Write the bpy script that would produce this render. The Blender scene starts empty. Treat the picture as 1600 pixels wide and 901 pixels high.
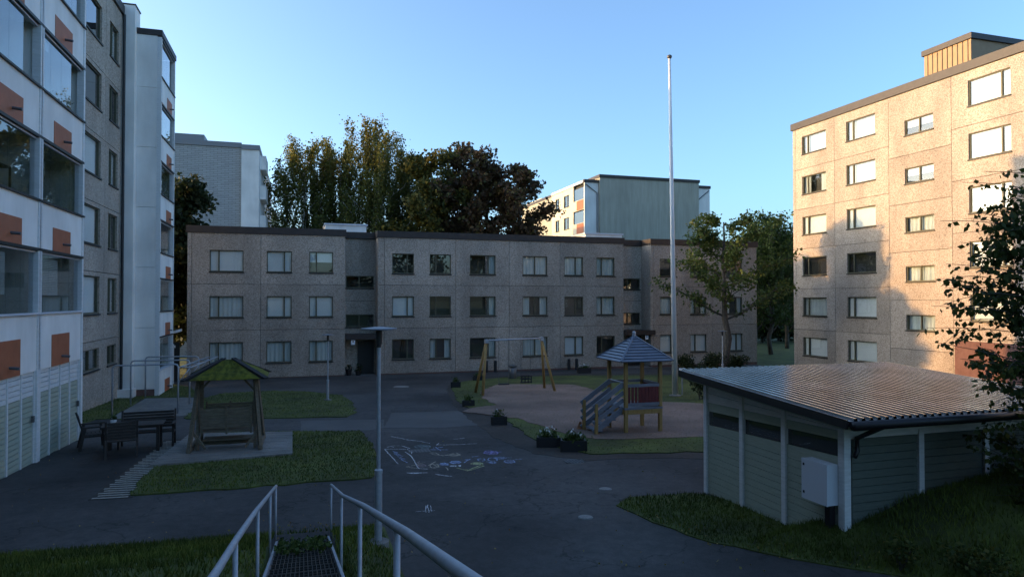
import bpy, bmesh, math, random
import numpy as np
from mathutils import Vector
random.seed(7); rng = np.random.default_rng(7)
R_ = math.radians
scn = bpy.context.scene
col = scn.collection
# ------------------------------------------------------------------ camera, sky, sun, exposure
EYE = np.array([0., 0., 5.]); FOC = 1058.; YAW = R_(17.07); PIT = R_(.95)
cd = bpy.data.cameras.new('camera'); cam = bpy.data.objects.new('camera', cd); col.objects.link(cam)
cam.location = EYE; cam.rotation_euler = (R_(90) + PIT, 0, -YAW)
cd.sensor_width = 36; cd.lens = 36 * FOC / 1600; cd.clip_start = .05; cd.clip_end = 4000
scn.camera = cam
SUN_AZ = (-.934, .357); SUN_EL = R_(8.0)
w = bpy.data.worlds.new('World'); scn.world = w; w.use_nodes = True
nt = w.node_tree; bg = nt.nodes['Background']
sky = nt.nodes.new('ShaderNodeTexSky'); sky.sky_type = 'NISHITA'; sky.sun_disc = False
sky.sun_elevation = SUN_EL; sky.sun_rotation = math.atan2(SUN_AZ[0], SUN_AZ[1])
sky.air_density = 0.75; sky.dust_density = 3.0; sky.ozone_density = 5.5; sky.altitude = 50
nt.links.new(sky.outputs[0], bg.inputs[0]); bg.inputs[1].default_value = .15
sd = bpy.data.lights.new('sun', 'SUN'); sun = bpy.data.objects.new('sun', sd); col.objects.link(sun)
sd.energy = .85; sd.angle = R_(.5); sd.color = (1., .72, .47)   # sun 8 degrees up, near dusk: well below its midday strength
sdir = Vector((SUN_AZ[0] * math.cos(SUN_EL), SUN_AZ[1] * math.cos(SUN_EL), math.sin(SUN_EL)))
sun.rotation_euler = sdir.to_track_quat('Z', 'Y').to_euler(); sun.location = (-40, 20, 60)
scn.view_settings.view_transform = 'Standard'; scn.view_settings.look = 'None'
scn.view_settings.exposure = 2.62; scn.view_settings.use_white_balance = True; scn.view_settings.white_balance_temperature = 12000; scn.view_settings.gamma = 1; scn.view_settings.use_curve_mapping = False
scn.render.engine = 'CYCLES'
scn.cycles.max_bounces = 6; scn.cycles.transparent_max_bounces = 12
scn.cycles.caustics_reflective = False; scn.cycles.caustics_refractive = False

# ------------------------------------------------------------------ ground model and ray helpers (metres)
CF = np.array([math.sin(YAW) * math.cos(PIT), math.cos(YAW) * math.cos(PIT), math.sin(PIT)])
CR = np.array([math.cos(YAW), -math.sin(YAW), 0]); CU = np.cross(CR, CF)
def ray(x, y): return CF + CR * (x - 800) / FOC - CU * (y - 450.5) / FOC
def gd(d): return 1.65 - .0357 * d if d < 40 else (.222 - .014 * (d - 40) if d < 56 else 0.)
def gz(X, Y): return gd(X * math.sin(YAW) + Y * math.cos(YAW))
def G(x, y, h=0):                     # the spot on the sloping yard seen at a photo position
    r = ray(x, y); t = 12.
    for i in range(60):
        P = EYE + t * r; t += (P[2] - gz(P[0], P[1]) - h) / (-r[2] - .02) * .8
    return EYE + t * r
def onX(x, y, X): r = ray(x, y); return EYE + r * X / r[0]
def onY(x, y, Y): r = ray(x, y); return EYE + r * Y / r[1]
def sst(e): e = max(0., min(1., e)); return e * e * (3 - 2 * e)
LA = (G(0, 868), G(585, 822)); 
def rise(X, Y):                       # grass bank under the camera, mound by the shed
    a, b = LA; dx, dy = b[0] - a[0], b[1] - a[1]; L = math.hypot(dx, dy)
    e1 = ((X - a[0]) * dy - (Y - a[1]) * dx) / L
    e2 = (1.28 - X) * 1.6
    r = max(0., min(e1, e2)) * .235
    r = min(r, 3.2)
    s = (X - 5.76) * .83 + (Y - 9.85) * .56
    m = max(0., min(s, 9.3 - Y + .35 * (X - 7.6))) * .5
    m = min(m * .84, 1.5)
    if Y < 2: 
        m = max(m, 0)
    return max(r, m)
def H(X, Y): return gz(X, Y) + rise(X, Y)

# ------------------------------------------------------------------ materials
MATS = {}
def mat(name, c1, c2=None, scale=6., rough=.8, bump=0., metal=0., detail=6., lo=.35, hi=.65, spec=.4, big=None, stretch=None):
    m = bpy.data.materials.new(name); m.use_nodes = True; n = m.node_tree.nodes; l = m.node_tree.links
    b = n['Principled BSDF']; b.inputs['Roughness'].default_value = rough; b.inputs['Metallic'].default_value = metal
    b.inputs['Specular IOR Level'].default_value = spec
    b.inputs['Base Color'].default_value = (*c1, 1)
    if c2:
        tc = n.new('ShaderNodeTexCoord'); no = n.new('ShaderNodeTexNoise'); no.inputs['Scale'].default_value = scale
        no.inputs['Detail'].default_value = detail; no.inputs['Roughness'].default_value = .65
        src = tc.outputs['Object']
        if stretch:
            mp = n.new('ShaderNodeMapping'); mp.inputs['Scale'].default_value = stretch; l.new(src, mp.inputs[0]); src = mp.outputs[0]
        l.new(src, no.inputs['Vector'])
        cr = n.new('ShaderNodeValToRGB'); cr.color_ramp.elements[0].position = lo; cr.color_ramp.elements[1].position = hi
        cr.color_ramp.elements[0].color = (*c1, 1); cr.color_ramp.elements[1].color = (*c2, 1)
        l.new(no.outputs['Fac'], cr.inputs[0]); out = cr.outputs[0]
        if big:
            n2 = n.new('ShaderNodeTexNoise'); n2.inputs['Scale'].default_value = big[0]; n2.inputs['Detail'].default_value = 5
            l.new(tc.outputs['Object'], n2.inputs['Vector'])
            r2 = n.new('ShaderNodeMapRange'); r2.inputs['From Min'].default_value = .3; r2.inputs['From Max'].default_value = .7
            r2.inputs['To Min'].default_value = 1 - big[1]; r2.inputs['To Max'].default_value = 1 + big[1]
            l.new(n2.outputs['Fac'], r2.inputs[0])
            mx = n.new('ShaderNodeVectorMath'); mx.operation = 'SCALE'
            l.new(out, mx.inputs[0]); l.new(r2.outputs[0], mx.inputs['Scale']); out = mx.outputs[0]
        l.new(out, b.inputs['Base Color'])
        if bump:
            bp = n.new('ShaderNodeBump'); bp.inputs['Strength'].default_value = bump; bp.inputs['Distance'].default_value = .02
            l.new(no.outputs['Fac'], bp.inputs['Height']); l.new(bp.outputs[0], b.inputs['Normal'])
    MATS[name] = m; return m
def aggregate(name, dark, mid, light):
    m = mat(name, mid, mid, rough=.9, spec=.2); n = m.node_tree.nodes; l = m.node_tree.links
    for x in list(n):
        if x.type not in ('BSDF_PRINCIPLED', 'OUTPUT_MATERIAL'): n.remove(x)
    b = n['Principled BSDF']; tc = n.new('ShaderNodeTexCoord')
    v = n.new('ShaderNodeTexVoronoi'); v.inputs['Scale'].default_value = 24
    no = n.new('ShaderNodeTexNoise'); no.inputs['Scale'].default_value = 14; no.inputs['Detail'].default_value = 8; no.inputs['Roughness'].default_value = .8
    n2 = n.new('ShaderNodeTexNoise'); n2.inputs['Scale'].default_value = .6; n2.inputs['Detail'].default_value = 6
    mp = n.new('ShaderNodeMapping'); mp.inputs['Scale'].default_value = (1, 1, .35); l.new(tc.outputs['Object'], mp.inputs[0]); l.new(mp.outputs[0], n2.inputs['Vector'])
    for q in (v, no): l.new(tc.outputs['Object'], q.inputs['Vector'])
    sx = n.new('ShaderNodeSeparateColor'); l.new(v.outputs['Color'], sx.inputs[0])
    ad = n.new('ShaderNodeMath'); ad.operation = 'MULTIPLY_ADD'; ad.inputs[1].default_value = .45; l.new(sx.outputs[0], ad.inputs[0])
    m2 = n.new('ShaderNodeMath'); m2.operation = 'MULTIPLY'; m2.inputs[1].default_value = .6; l.new(no.outputs['Fac'], m2.inputs[0]); l.new(m2.outputs[0], ad.inputs[2])
    cr = n.new('ShaderNodeValToRGB'); e = cr.color_ramp.elements; e[0].position = .28; e[1].position = .75; e[0].color = (*dark, 1); e[1].color = (*light, 1)
    k = e.new(.5); k.color = (*mid, 1)
    l.new(ad.outputs[0], cr.inputs[0])
    r2 = n.new('ShaderNodeMapRange'); r2.inputs['From Min'].default_value = .3; r2.inputs['From Max'].default_value = .7; r2.inputs['To Min'].default_value = .76; r2.inputs['To Max'].default_value = 1.14
    l.new(n2.outputs['Fac'], r2.inputs[0]); mx = n.new('ShaderNodeVectorMath'); mx.operation = 'SCALE'; l.new(cr.outputs[0], mx.inputs[0]); l.new(r2.outputs[0], mx.inputs['Scale'])
    oi = n.new('ShaderNodeObjectInfo'); r3 = n.new('ShaderNodeMapRange'); r3.inputs['To Min'].default_value = .9; r3.inputs['To Max'].default_value = 1.08; l.new(oi.outputs['Random'], r3.inputs[0])
    m3 = n.new('ShaderNodeVectorMath'); m3.operation = 'SCALE'; l.new(mx.outputs[0], m3.inputs[0]); l.new(r3.outputs[0], m3.inputs['Scale']); l.new(m3.outputs[0], b.inputs['Base Color'])
    bp = n.new('ShaderNodeBump'); bp.inputs['Strength'].default_value = .5; bp.inputs['Distance'].default_value = .02; l.new(ad.outputs[0], bp.inputs['Height']); l.new(bp.outputs[0], b.inputs['Normal'])
    return m
aggregate('aggregate', (.25, .195, .16), (.42, .335, .275), (.52, .43, .36))
mat('white_render', (.72, .69, .64), (.80, .775, .73), 1.6, .75, stretch=(1, 1, .25), big=(.6, .12))
mat('orange_panel', (.42, .105, .045), (.48, .13, .06), 3, .6)
mat('brown_metal', (.035, .024, .021), (.05, .035, .03), 3, .5)
mat('olive_frame', (.085, .075, .045), (.11, .10, .06), 5, .5)
mat('dark_frame', (.02, .018, .016), rough=.5)
mat('white_wood', (.70, .71, .70), (.58, .59, .57), 4, .6, stretch=(1, 1, 6))
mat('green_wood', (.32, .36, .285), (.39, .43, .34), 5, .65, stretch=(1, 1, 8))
mat('shaded_green_wood', (.085, .11, .09), (.115, .14, .115), 5, .65, stretch=(1, 1, 8))  # darker copy of the green boards, shade of the shed front painted in
mat('interior', (.05, .048, .045), rough=.9)
mat('balcony_wall', (.20, .195, .18), (.25, .24, .22), 3, .9)
mat('blind', (.80, .82, .82), rough=.8)
mat('curtain', (.62, .66, .64), rough=.9)
mat('plinth_red', (.16, .075, .065), (.20, .10, .085), 4, .9)
def asphalt(name, c1, c2):
    m = mat(name, c1, c2, 60, .85, .35, detail=10, lo=.3, hi=.7, big=(.26, .6), spec=.3); n = m.node_tree.nodes; l = m.node_tree.links; b = n['Principled BSDF']
    src = b.inputs['Base Color'].links[0].from_socket; tc = n.new('ShaderNodeTexCoord')
    w = n.new('ShaderNodeTexNoise'); w.inputs['Scale'].default_value = 1.1; w.inputs['Detail'].default_value = 6; l.new(tc.outputs['Object'], w.inputs['Vector'])
    ad = n.new('ShaderNodeMix'); ad.data_type = 'VECTOR'; ad.inputs['Factor'].default_value = .35; l.new(tc.outputs['Object'], ad.inputs['A']); 
    sc = n.new('ShaderNodeVectorMath'); sc.operation = 'SCALE'; sc.inputs['Scale'].default_value = 6; l.new(w.outputs['Color'], sc.inputs[0]); l.new(sc.outputs[0], ad.inputs['B'])
    v = n.new('ShaderNodeTexVoronoi'); v.feature = 'DISTANCE_TO_EDGE'; v.inputs['Scale'].default_value = .5; l.new(ad.outputs['Result'], v.inputs['Vector'])
    k = n.new('ShaderNodeMapRange'); k.inputs['From Min'].default_value = .002; k.inputs['From Max'].default_value = .012; k.inputs['To Min'].default_value = .45; l.new(v.outputs['Distance'], k.inputs[0])
    g = n.new('ShaderNodeTexNoise'); g.inputs['Scale'].default_value = 5; g.inputs['Detail'].default_value = 12; g.inputs['Roughness'].default_value = .8; l.new(tc.outputs['Object'], g.inputs['Vector'])
    h = n.new('ShaderNodeMapRange'); h.inputs['From Min'].default_value = .35; h.inputs['From Max'].default_value = .72; h.inputs['To Min'].default_value = .72; h.inputs['To Max'].default_value = 1.45; l.new(g.outputs['Fac'], h.inputs[0])
    mu = n.new('ShaderNodeMath'); mu.operation = 'MULTIPLY'; l.new(k.outputs[0], mu.inputs[0]); l.new(h.outputs[0], mu.inputs[1])
    x = n.new('ShaderNodeVectorMath'); x.operation = 'SCALE'; l.new(src, x.inputs[0]); l.new(mu.outputs[0], x.inputs['Scale']); l.new(x.outputs[0], b.inputs['Base Color'])
asphalt('asphalt', (.042, .038, .036), (.070, .064, .060))
mat('asphalt_pale', (.072, .068, .065), (.10, .095, .09), 40, .85, .3, detail=10, lo=.3, hi=.7, big=(.5, .25))
mat('soil', (.035, .027, .022), (.06, .047, .038), 12, .95, .5, big=(.6, .3))
mat('lawn', (.05, .058, .015), (.08, .10, .018), 5, .95, .6, big=(.7, .45))
mat('grass_blade', (.06, .085, .014), (.10, .12, .02), .9, .7, spec=.2, big=(.45, .4))
mat('gravel', (.14, .082, .06), (.30, .185, .145), 28, .95, .7, detail=8, big=(.45, .3))
mat('galvanised', (.30, .33, .36), (.42, .45, .48), 14, .5, metal=.3, lo=.3, hi=.7)
mat('pole_white', (.78, .78, .78), (.66, .66, .65), 3, .4, stretch=(3, 3, .4))
mat('black_plastic', (.02, .02, .022), rough=.5)
mat('old_wood', (.12, .09, .062), (.20, .155, .11), 6, .85, .3, stretch=(1, 6, 6))
mat('dark_wood', (.028, .021, .018), (.05, .037, .03), 6, .7, .2, stretch=(1, 6, 6))
mat('deck_wood', (.16, .145, .13), (.26, .24, .215), 3, .85, .3, stretch=(.6, 9, 1), big=(.8, .3))
mat('pine_wood', (.32, .165, .05), (.42, .235, .085), 5, .6, stretch=(5, 5, .6))
mat('moss', (.06, .065, .008), (.15, .14, .014), 9, .95, .8, big=(3, .3))
mat('felt', (.025, .025, .026), rough=.9)
mat('blue_gray_wood', (.13, .145, .17), (.18, .2, .23), 6, .6, stretch=(1, 6, 6))
mat('red_wood', (.13, .018, .02), (.18, .028, .028), 5, .6, stretch=(4, 4, 1))
mat('play_roof', (.10, .13, .17), (.14, .17, .21), 5, .35)
mat('concrete', (.13, .12, .11), (.22, .205, .185), 5, .9, .2, big=(.8, .2))
mat('paver', (.30, .275, .23), (.40, .37, .32), 9, .9, .3)
mat('metal_roof', (.20, .205, .21), (.30, .305, .31), 2.5, .2, metal=.85, big=(1.2, .2))
mat('gutter_black', (.015, .015, .017), rough=.35)
mat('cabinet', (.56, .59, .62), rough=.4)
mat('iron', (.10, .098, .095), (.15, .145, .14), 20, .6, metal=.5)
mat('manhole', (.17, .16, .15), (.25, .24, .22), 20, .7)
mat('flower_white', (.75, .75, .72), rough=.7)
mat('bark', (.055, .045, .038), (.10, .085, .07), 8, .95, .6)
mat('birch_bark', (.45, .43, .40), (.06, .055, .05), 3, .9, lo=.5, hi=.62)
mat('terracotta', (.42, .15, .07), rough=.7)
mat('grating', (.05, .045, .04), (.085, .07, .055), 10, .7, metal=.4)
mat('brown_cladding', (.34, .19, .10), (.39, .225, .12), 3, .6)
mat('pale_yellow', (.62, .56, .30), rough=.8)
mat('gray_green', (.34, .315, .25), (.42, .39, .32), 2.2, .85, stretch=(1.2, 1.2, .12), big=(.25, .1))
mat('cream_wall', (.55, .50, .40), (.62, .57, .46), 2, .8)
mat('roof_gray', (.20, .21, .22), rough=.5)
mat('number_black', (.02, .02, .02), rough=.6)
mat('sign_white', (.8, .8, .8), rough=.5)
mat('pipe_gray', (.13, .14, .15), rough=.4, metal=.5)
def leafmat(name, c1, c2, c3, trans=.35):
    m = bpy.data.materials.new(name); m.use_nodes = True; n = m.node_tree.nodes; l = m.node_tree.links
    b = n['Principled BSDF']; b.inputs['Roughness'].default_value = .6; b.inputs['Specular IOR Level'].default_value = .25
    at = n.new('ShaderNodeAttribute'); at.attribute_name = 'tint'
    cr = n.new('ShaderNodeValToRGB'); e = cr.color_ramp.elements; e[0].color = (*c1, 1); e[1].color = (*c3, 1); k = e.new(.5); k.color = (*c2, 1)
    l.new(at.outputs['Fac'], cr.inputs[0]); l.new(cr.outputs[0], b.inputs['Base Color'])
    t = n.new('ShaderNodeBsdfTranslucent'); l.new(cr.outputs[0], t.inputs[0]); mx = n.new('ShaderNodeMixShader'); mx.inputs[0].default_value = trans
    l.new(b.outputs[0], mx.inputs[1]); l.new(t.outputs[0], mx.inputs[2]); l.new(mx.outputs[0], n['Material Output'].inputs[0]); MATS[name] = m
leafmat('birch_leaf', (.06, .085, .02), (.12, .12, .025), (.24, .165, .03))
leafmat('birch_green', (.045, .075, .018), (.075, .115, .025), (.16, .15, .035))
leafmat('maple_leaf', (.07, .04, .025), (.12, .06, .03), (.12, .11, .035))
leafmat('maple_green', (.05, .06, .018), (.09, .085, .02), (.26, .17, .03))
leafmat('rowan_leaf', (.05, .085, .022), (.08, .12, .03), (.15, .13, .035))
leafmat('dark_leaf', (.02, .032, .012), (.03, .045, .015), (.05, .055, .02))
leafmat('near_leaf', (.035, .055, .014), (.055, .085, .02), (.15, .12, .025), .4)
leafmat('plant_leaf', (.03, .06, .015), (.05, .09, .02), (.08, .12, .03))
leafmat('fallen_leaf', (.30, .20, .05), (.36, .28, .10), (.25, .10, .03))
def glassmat(name, tint, base, gain):
    m = bpy.data.materials.new(name); m.use_nodes = True; n = m.node_tree.nodes; l = m.node_tree.links
    n.remove(n['Principled BSDF']); g = n.new('ShaderNodeBsdfGlossy'); g.inputs['Roughness'].default_value = .015; g.inputs['Color'].default_value = (.95, .97, 1, 1)
    t = n.new('ShaderNodeBsdfTransparent'); t.inputs[0].default_value = (*tint, 1)
    f = n.new('ShaderNodeFresnel'); f.inputs['IOR'].default_value = 1.5
    a = n.new('ShaderNodeMath'); a.operation = 'MULTIPLY_ADD'; a.use_clamp = True; a.inputs[1].default_value = gain; a.inputs[2].default_value = base; ge = n.new('ShaderNodeNewGeometry'); iv = n.new('ShaderNodeMath'); iv.operation = 'SUBTRACT'; iv.inputs[0].default_value = 1; l.new(ge.outputs['Backfacing'], iv.inputs[1]); fm_ = n.new('ShaderNodeMath'); fm_.operation = 'MULTIPLY'; l.new(f.outputs[0], fm_.inputs[0]); l.new(iv.outputs[0], fm_.inputs[1]); l.new(fm_.outputs[0], a.inputs[0])
    mx = n.new('ShaderNodeMixShader'); l.new(a.outputs[0], mx.inputs[0]); l.new(t.outputs[0], mx.inputs[1]); l.new(g.outputs[0], mx.inputs[2])
    l.new(mx.outputs[0], n['Material Output'].inputs[0]); MATS[name] = m
glassmat('glass', (.95, .97, .96), .03, 1.5)
glassmat('balcony_glass', (.80, .84, .83), .05, 1.4)
# brick for the far gable: its courses are too small to pick apart
m = mat('pale_brick', (.4, .4, .4)); n = m.node_tree.nodes; l = m.node_tree.links
tc = n.new('ShaderNodeTexCoord'); mp = n.new('ShaderNodeMapping'); mp.inputs['Rotation'].default_value = (R_(90), 0, 0); l.new(tc.outputs['Object'], mp.inputs[0])
bk = n.new('ShaderNodeTexBrick'); bk.inputs['Scale'].default_value = 1.; bk.inputs['Brick Width'].default_value = .62; bk.inputs['Row Height'].default_value = .165; bk.inputs['Mortar Size'].default_value = .018
bk.inputs['Color1'].default_value = (.40, .40, .385, 1); bk.inputs['Color2'].default_value = (.33, .33, .32, 1); bk.inputs['Mortar'].default_value = (.20, .20, .195, 1)
l.new(mp.outputs[0], bk.inputs['Vector']); l.new(bk.outputs['Color'], n['Principled BSDF'].inputs['Base Color'])

# ------------------------------------------------------------------ mesh helpers
def wloc(o):
    p = Vector((0, 0, 0))
    while o is not None: p += o.location; o = o.parent
    return p
class MB:
    def __init__(s): s.v = []; s.f = []
    def add(s, vs, fs):
        k = len(s.v); s.v += [tuple(map(float, q)) for q in vs]; s.f += [tuple(i + k for i in q) for q in fs]; return s
    def hexa(s, c):     # 8 corners: bottom ring 0-3, top ring 4-7
        return s.add(c, [(3, 2, 1, 0), (4, 5, 6, 7), (0, 1, 5, 4), (1, 2, 6, 5), (2, 3, 7, 6), (3, 0, 4, 7)])
    def box(s, x0, x1, y0, y1, z0, z1):
        return s.hexa([(x0, y0, z0), (x1, y0, z0), (x1, y1, z0), (x0, y1, z0), (x0, y0, z1), (x1, y0, z1), (x1, y1, z1), (x0, y1, z1)])
    def bar(s, a, b, wd, th=None, up=(0, 0, 1)):
        a = Vector(a); b = Vector(b); t = (b - a).normalized(); u = Vector(up)
        if abs(t.dot(u)) > .98: u = Vector((0, 1, 0))
        x = t.cross(u).normalized() * wd / 2; y = x.cross(t).normalized() * (th or wd) / 2
        return s.hexa([a - x - y, a + x - y, a + x + y, a - x + y, b - x - y, b + x - y, b + x + y, b - x + y])
    def tube(s, pts, r, n=8, r2=None, cap=True):
        pts = [Vector(p) for p in pts]; k = len(s.v); N = len(pts); u = None
        for i, p in enumerate(pts):
            t = (pts[min(i + 1, N - 1)] - pts[max(i - 1, 0)]).normalized()
            if u is None: u = t.orthogonal().normalized()
            u = (u - t * u.dot(t)).normalized(); q = t.cross(u)
            rr = r if r2 is None else r + (r2 - r) * i / (N - 1)
            for j in range(n):
                a = 2 * math.pi * j / n; s.v.append(tuple(p + (u * math.cos(a) + q * math.sin(a)) * rr))
        for i in range(N - 1):
            for j in range(n):
                s.f.append((k + i * n + j, k + i * n + (j + 1) % n, k + (i + 1) * n + (j + 1) % n, k + (i + 1) * n + j))
        if cap: s.f.append(tuple(k + j for j in reversed(range(n)))); s.f.append(tuple(k + (N - 1) * n + j for j in range(n)))
        return s
    def lathe(s, c, prof, n=20):
        k = len(s.v)
        for (r, z) in prof:
            for j in range(n):
                a = 2 * math.pi * j / n; s.v.append((c[0] + r * math.cos(a), c[1] + r * math.sin(a), c[2] + z))
        for i in range(len(prof) - 1):
            for j in range(n):
                s.f.append((k + i * n + j, k + i * n + (j + 1) % n, k + (i + 1) * n + (j + 1) % n, k + (i + 1) * n + j))
        s.f.append(tuple(k + j for j in reversed(range(n)))); s.f.append(tuple(k + (len(prof) - 1) * n + j for j in range(n)))
        return s
    def build(s, name, m, parent=None, smooth=False, local=False):
        me = bpy.data.meshes.new(name); off = Vector((0, 0, 0)) if (local or parent is None) else wloc(parent)
        me.from_pydata([(a - off.x, b - off.y, c - off.z) for a, b, c in s.v], [], s.f)
        me.materials.append(MATS[m]); me.update()
        if smooth:
            for p in me.polygons: p.use_smooth = True
        o = bpy.data.objects.new(name, me); col.objects.link(o); o.parent = parent; return o
def tag(o, label, cat, group=None):
    o['label'] = label; o['category'] = cat
    if group: o['group'] = group
    return o
def struct(o): o['kind'] = 'structure'; return o
def thing(name, loc, label, cat, group=None, rz=0):
    o = bpy.data.objects.new(name, None); col.objects.link(o); o.location = Vector(loc); o.rotation_euler[2] = rz; o.empty_display_size = .3
    return tag(o, label, cat, group)
def clone(root, loc, rz=None, label=None):
    r = root.copy(); col.objects.link(r); r.location = Vector(loc)
    if rz is not None: r.rotation_euler[2] = rz
    if label: r['label'] = label
    for ch in list(root.children):
        c = ch.copy(); col.objects.link(c); c.parent = r
        for g in list(ch.children): d = g.copy(); col.objects.link(d); d.parent = c
    return r
class Fac:            # a facade: a runs along it, b out of it
    def __init__(s, axis, at, sign): s.axis, s.at, s.sign = axis, at, sign
    def P(s, a, z, b=0):
        return (a, s.at + s.sign * b, z) if s.axis == 'Y' else (s.at + s.sign * b, a, z)
    def flip(s): return (s.axis == 'Y') == (s.sign > 0)
    def box(s, mb, a0, a1, z0, z1, b0, b1):
        p, q = s.P(a0, z0, b0), s.P(a1, z1, b1)
        return mb.box(min(p[0], q[0]), max(p[0], q[0]), min(p[1], q[1]), max(p[1], q[1]), z0, z1)
    def panel(s, mb, a0, a1, z0, z1, holes=(), dep=.16):
        As = sorted({a0, a1, *[h[0] for h in holes], *[h[1] for h in holes]}); Zs = sorted({z0, z1, *[h[2] for h in holes], *[h[3] for h in holes]})
        def quad(c): mb.add(c if not s.flip() else c[::-1], [(0, 1, 2, 3)])
        for i in range(len(As) - 1):
            for j in range(len(Zs) - 1):
                ca, cz = (As[i] + As[i + 1]) / 2, (Zs[j] + Zs[j + 1]) / 2
                if any(h[0] < ca < h[1] and h[2] < cz < h[3] for h in holes): continue
                quad([s.P(As[i], Zs[j]), s.P(As[i + 1], Zs[j]), s.P(As[i + 1], Zs[j + 1]), s.P(As[i], Zs[j + 1])])
        for (p0, p1, q0, q1, inn) in [(a0, a1, z0, z1, False)] + [(*h, True) for h in holes]:
            for (x, y) in (((p0, q0), (p1, q0)), ((p1, q0), (p1, q1)), ((p1, q1), (p0, q1)), ((p0, q1), (p0, q0))):
                c = [s.P(*x), s.P(*x, -dep), s.P(*y, -dep), s.P(*y)]
                quad(c[::-1] if inn else c)
        return mb
def curtain(fac, mb, a0, a1, z0, z1, b, amp=.03):
    n = max(6, int((a1 - a0) / .05)); ph = random.random() * 6
    vs = []
    for i in range(n + 1):
        a = a0 + (a1 - a0) * i / n; o = amp * math.sin(i * 1.25 + ph) + amp * .5 * math.sin(i * .47 + ph)
        vs += [fac.P(a, z0, b + o), fac.P(a, z1, b + o * .6)]
    mb.add(vs, [(2 * i, 2 * i + 2, 2 * i + 3, 2 * i + 1) for i in range(n)])
def window(parent, fac, a0, a1, z0, z1, split=.28, kind='blind', frame='olive_frame', sill=True, fw=.055):
    """opening a0..a1, z0..z1; window > pane, sill, blind"""
    f = MB(); b0, b1 = -.15, -.07
    fac.box(f, a0, a0 + fw, z0, z1, b0, b1); fac.box(f, a1 - fw, a1, z0, z1, b0, b1)
    fac.box(f, a0 + fw, a1 - fw, z0, z0 + fw, b0, b1); fac.box(f, a0 + fw, a1 - fw, z1 - fw, z1, b0, b1)
    am = None
    if split:
        am = a0 + (a1 - a0) * split; fac.box(f, am - fw * .7, am + fw * .7, z0 + fw, z1 - fw, b0, b1 + .012)
    wn = f.build('window', frame, parent)
    spans = [(a0 + fw, am - fw * .7), (am + fw * .7, a1 - fw)] if split else [(a0 + fw, a1 - fw)]
    for (p, q) in spans:
        m = MB(); fac.box(m, p, q, z0 + fw, z1 - fw, -.118, -.112); m.build('pane', 'glass', wn)
    if sill:
        m = MB(); fac.box(m, a0 - .04, a1 + .04, z0 - .07, z0 - .004, -.1, .055); m.build('sill', 'dark_frame', wn)
    if kind in ('blind', 'half'):
        m = MB(); zb = z0 + .02 if kind == 'blind' else z0 + (z1 - z0) * .5
        fac.box(m, a0 + .02, a1 - .02, zb, z1 - .01, -.2, -.19); m.build('blind', 'blind', wn)
    elif kind == 'curtain':
        m = MB(); curtain(fac, m, a0 + .02, a1 - .02, z0, z1, -.24); m.build('curtain', 'curtain', wn)
    elif kind == 'part':
        m = MB(); L = a1 - a0; curtain(fac, m, a0 + .02, a0 + L * .3, z0, z1, -.24); curtain(fac, m, a1 - L * .28, a1 - .02, z0, z1, -.24); m.build('curtain', 'curtain', wn)
    elif kind == 'side':
        m = MB(); L = a1 - a0; curtain(fac, m, a1 - L * .3, a1 - .02, z0, z1, -.24); m.build('curtain', 'curtain', wn)
    return wn

# ------------------------------------------------------------------ terrain
def grid(name, xs, ys, fz, m):
    vs = [(x, y, fz(x, y)) for y in ys for x in xs]; nx = len(xs)
    fs = [(j * nx + i, j * nx + i + 1, (j + 1) * nx + i + 1, (j + 1) * nx + i) for j in range(len(ys) - 1) for i in range(nx - 1)]
    return MB().add(vs, fs).build(name, m, smooth=True)
fr = lambda a, b, s: [a + (b - a) * i / round((b - a) / s) for i in range(round((b - a) / s) + 1)]
def far_z(x, y):
    e = max(0, max(-70 - x, x - 110, -40 - y, y - 150)) / 60
    back = max(0., min(1., (-2 - y) / 25)) * 3.4
    return gz(x, y) * (1 - min(1, max(0, -y) / 30)) - .07 + (-.4 * min(e, 1)) + back
xs = [-1500, -500, -200] + fr(-100, 140, 4) + [250, 600, 1600]; ys = [-900, -300] + fr(-100, 160, 4) + [260, 600, 2200]
struct(grid('ground', xs, ys, far_z, 'lawn'))
struct(grid('asphalt_yard', fr(-9, 33, 1), fr(1, 44.2, .9), lambda x, y: gz(x, y), 'asphalt'))
def rise_sheet(name, x0, x1, y0, y1, s):
    return struct(grid(name, fr(x0, x1, s), fr(y0, y1, s), lambda x, y: gz(x, y) + ((-.3 if abs(x) < .45 and y < 11.35 else 0) + rise(x, y) + .012 + .03 * math.sin(x * 5.1 + y * 2.3) * math.sin(y * 4.3 - x) * min(1, rise(x, y) * 3) if rise(x, y) > .004 else -.05), 'lawn'))
rise_sheet('grass_bank', -14, 1.6, -4, 13.5, .2)
rise_sheet('grass_mound', 5, 20, -2, 10.5, .2)
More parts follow.
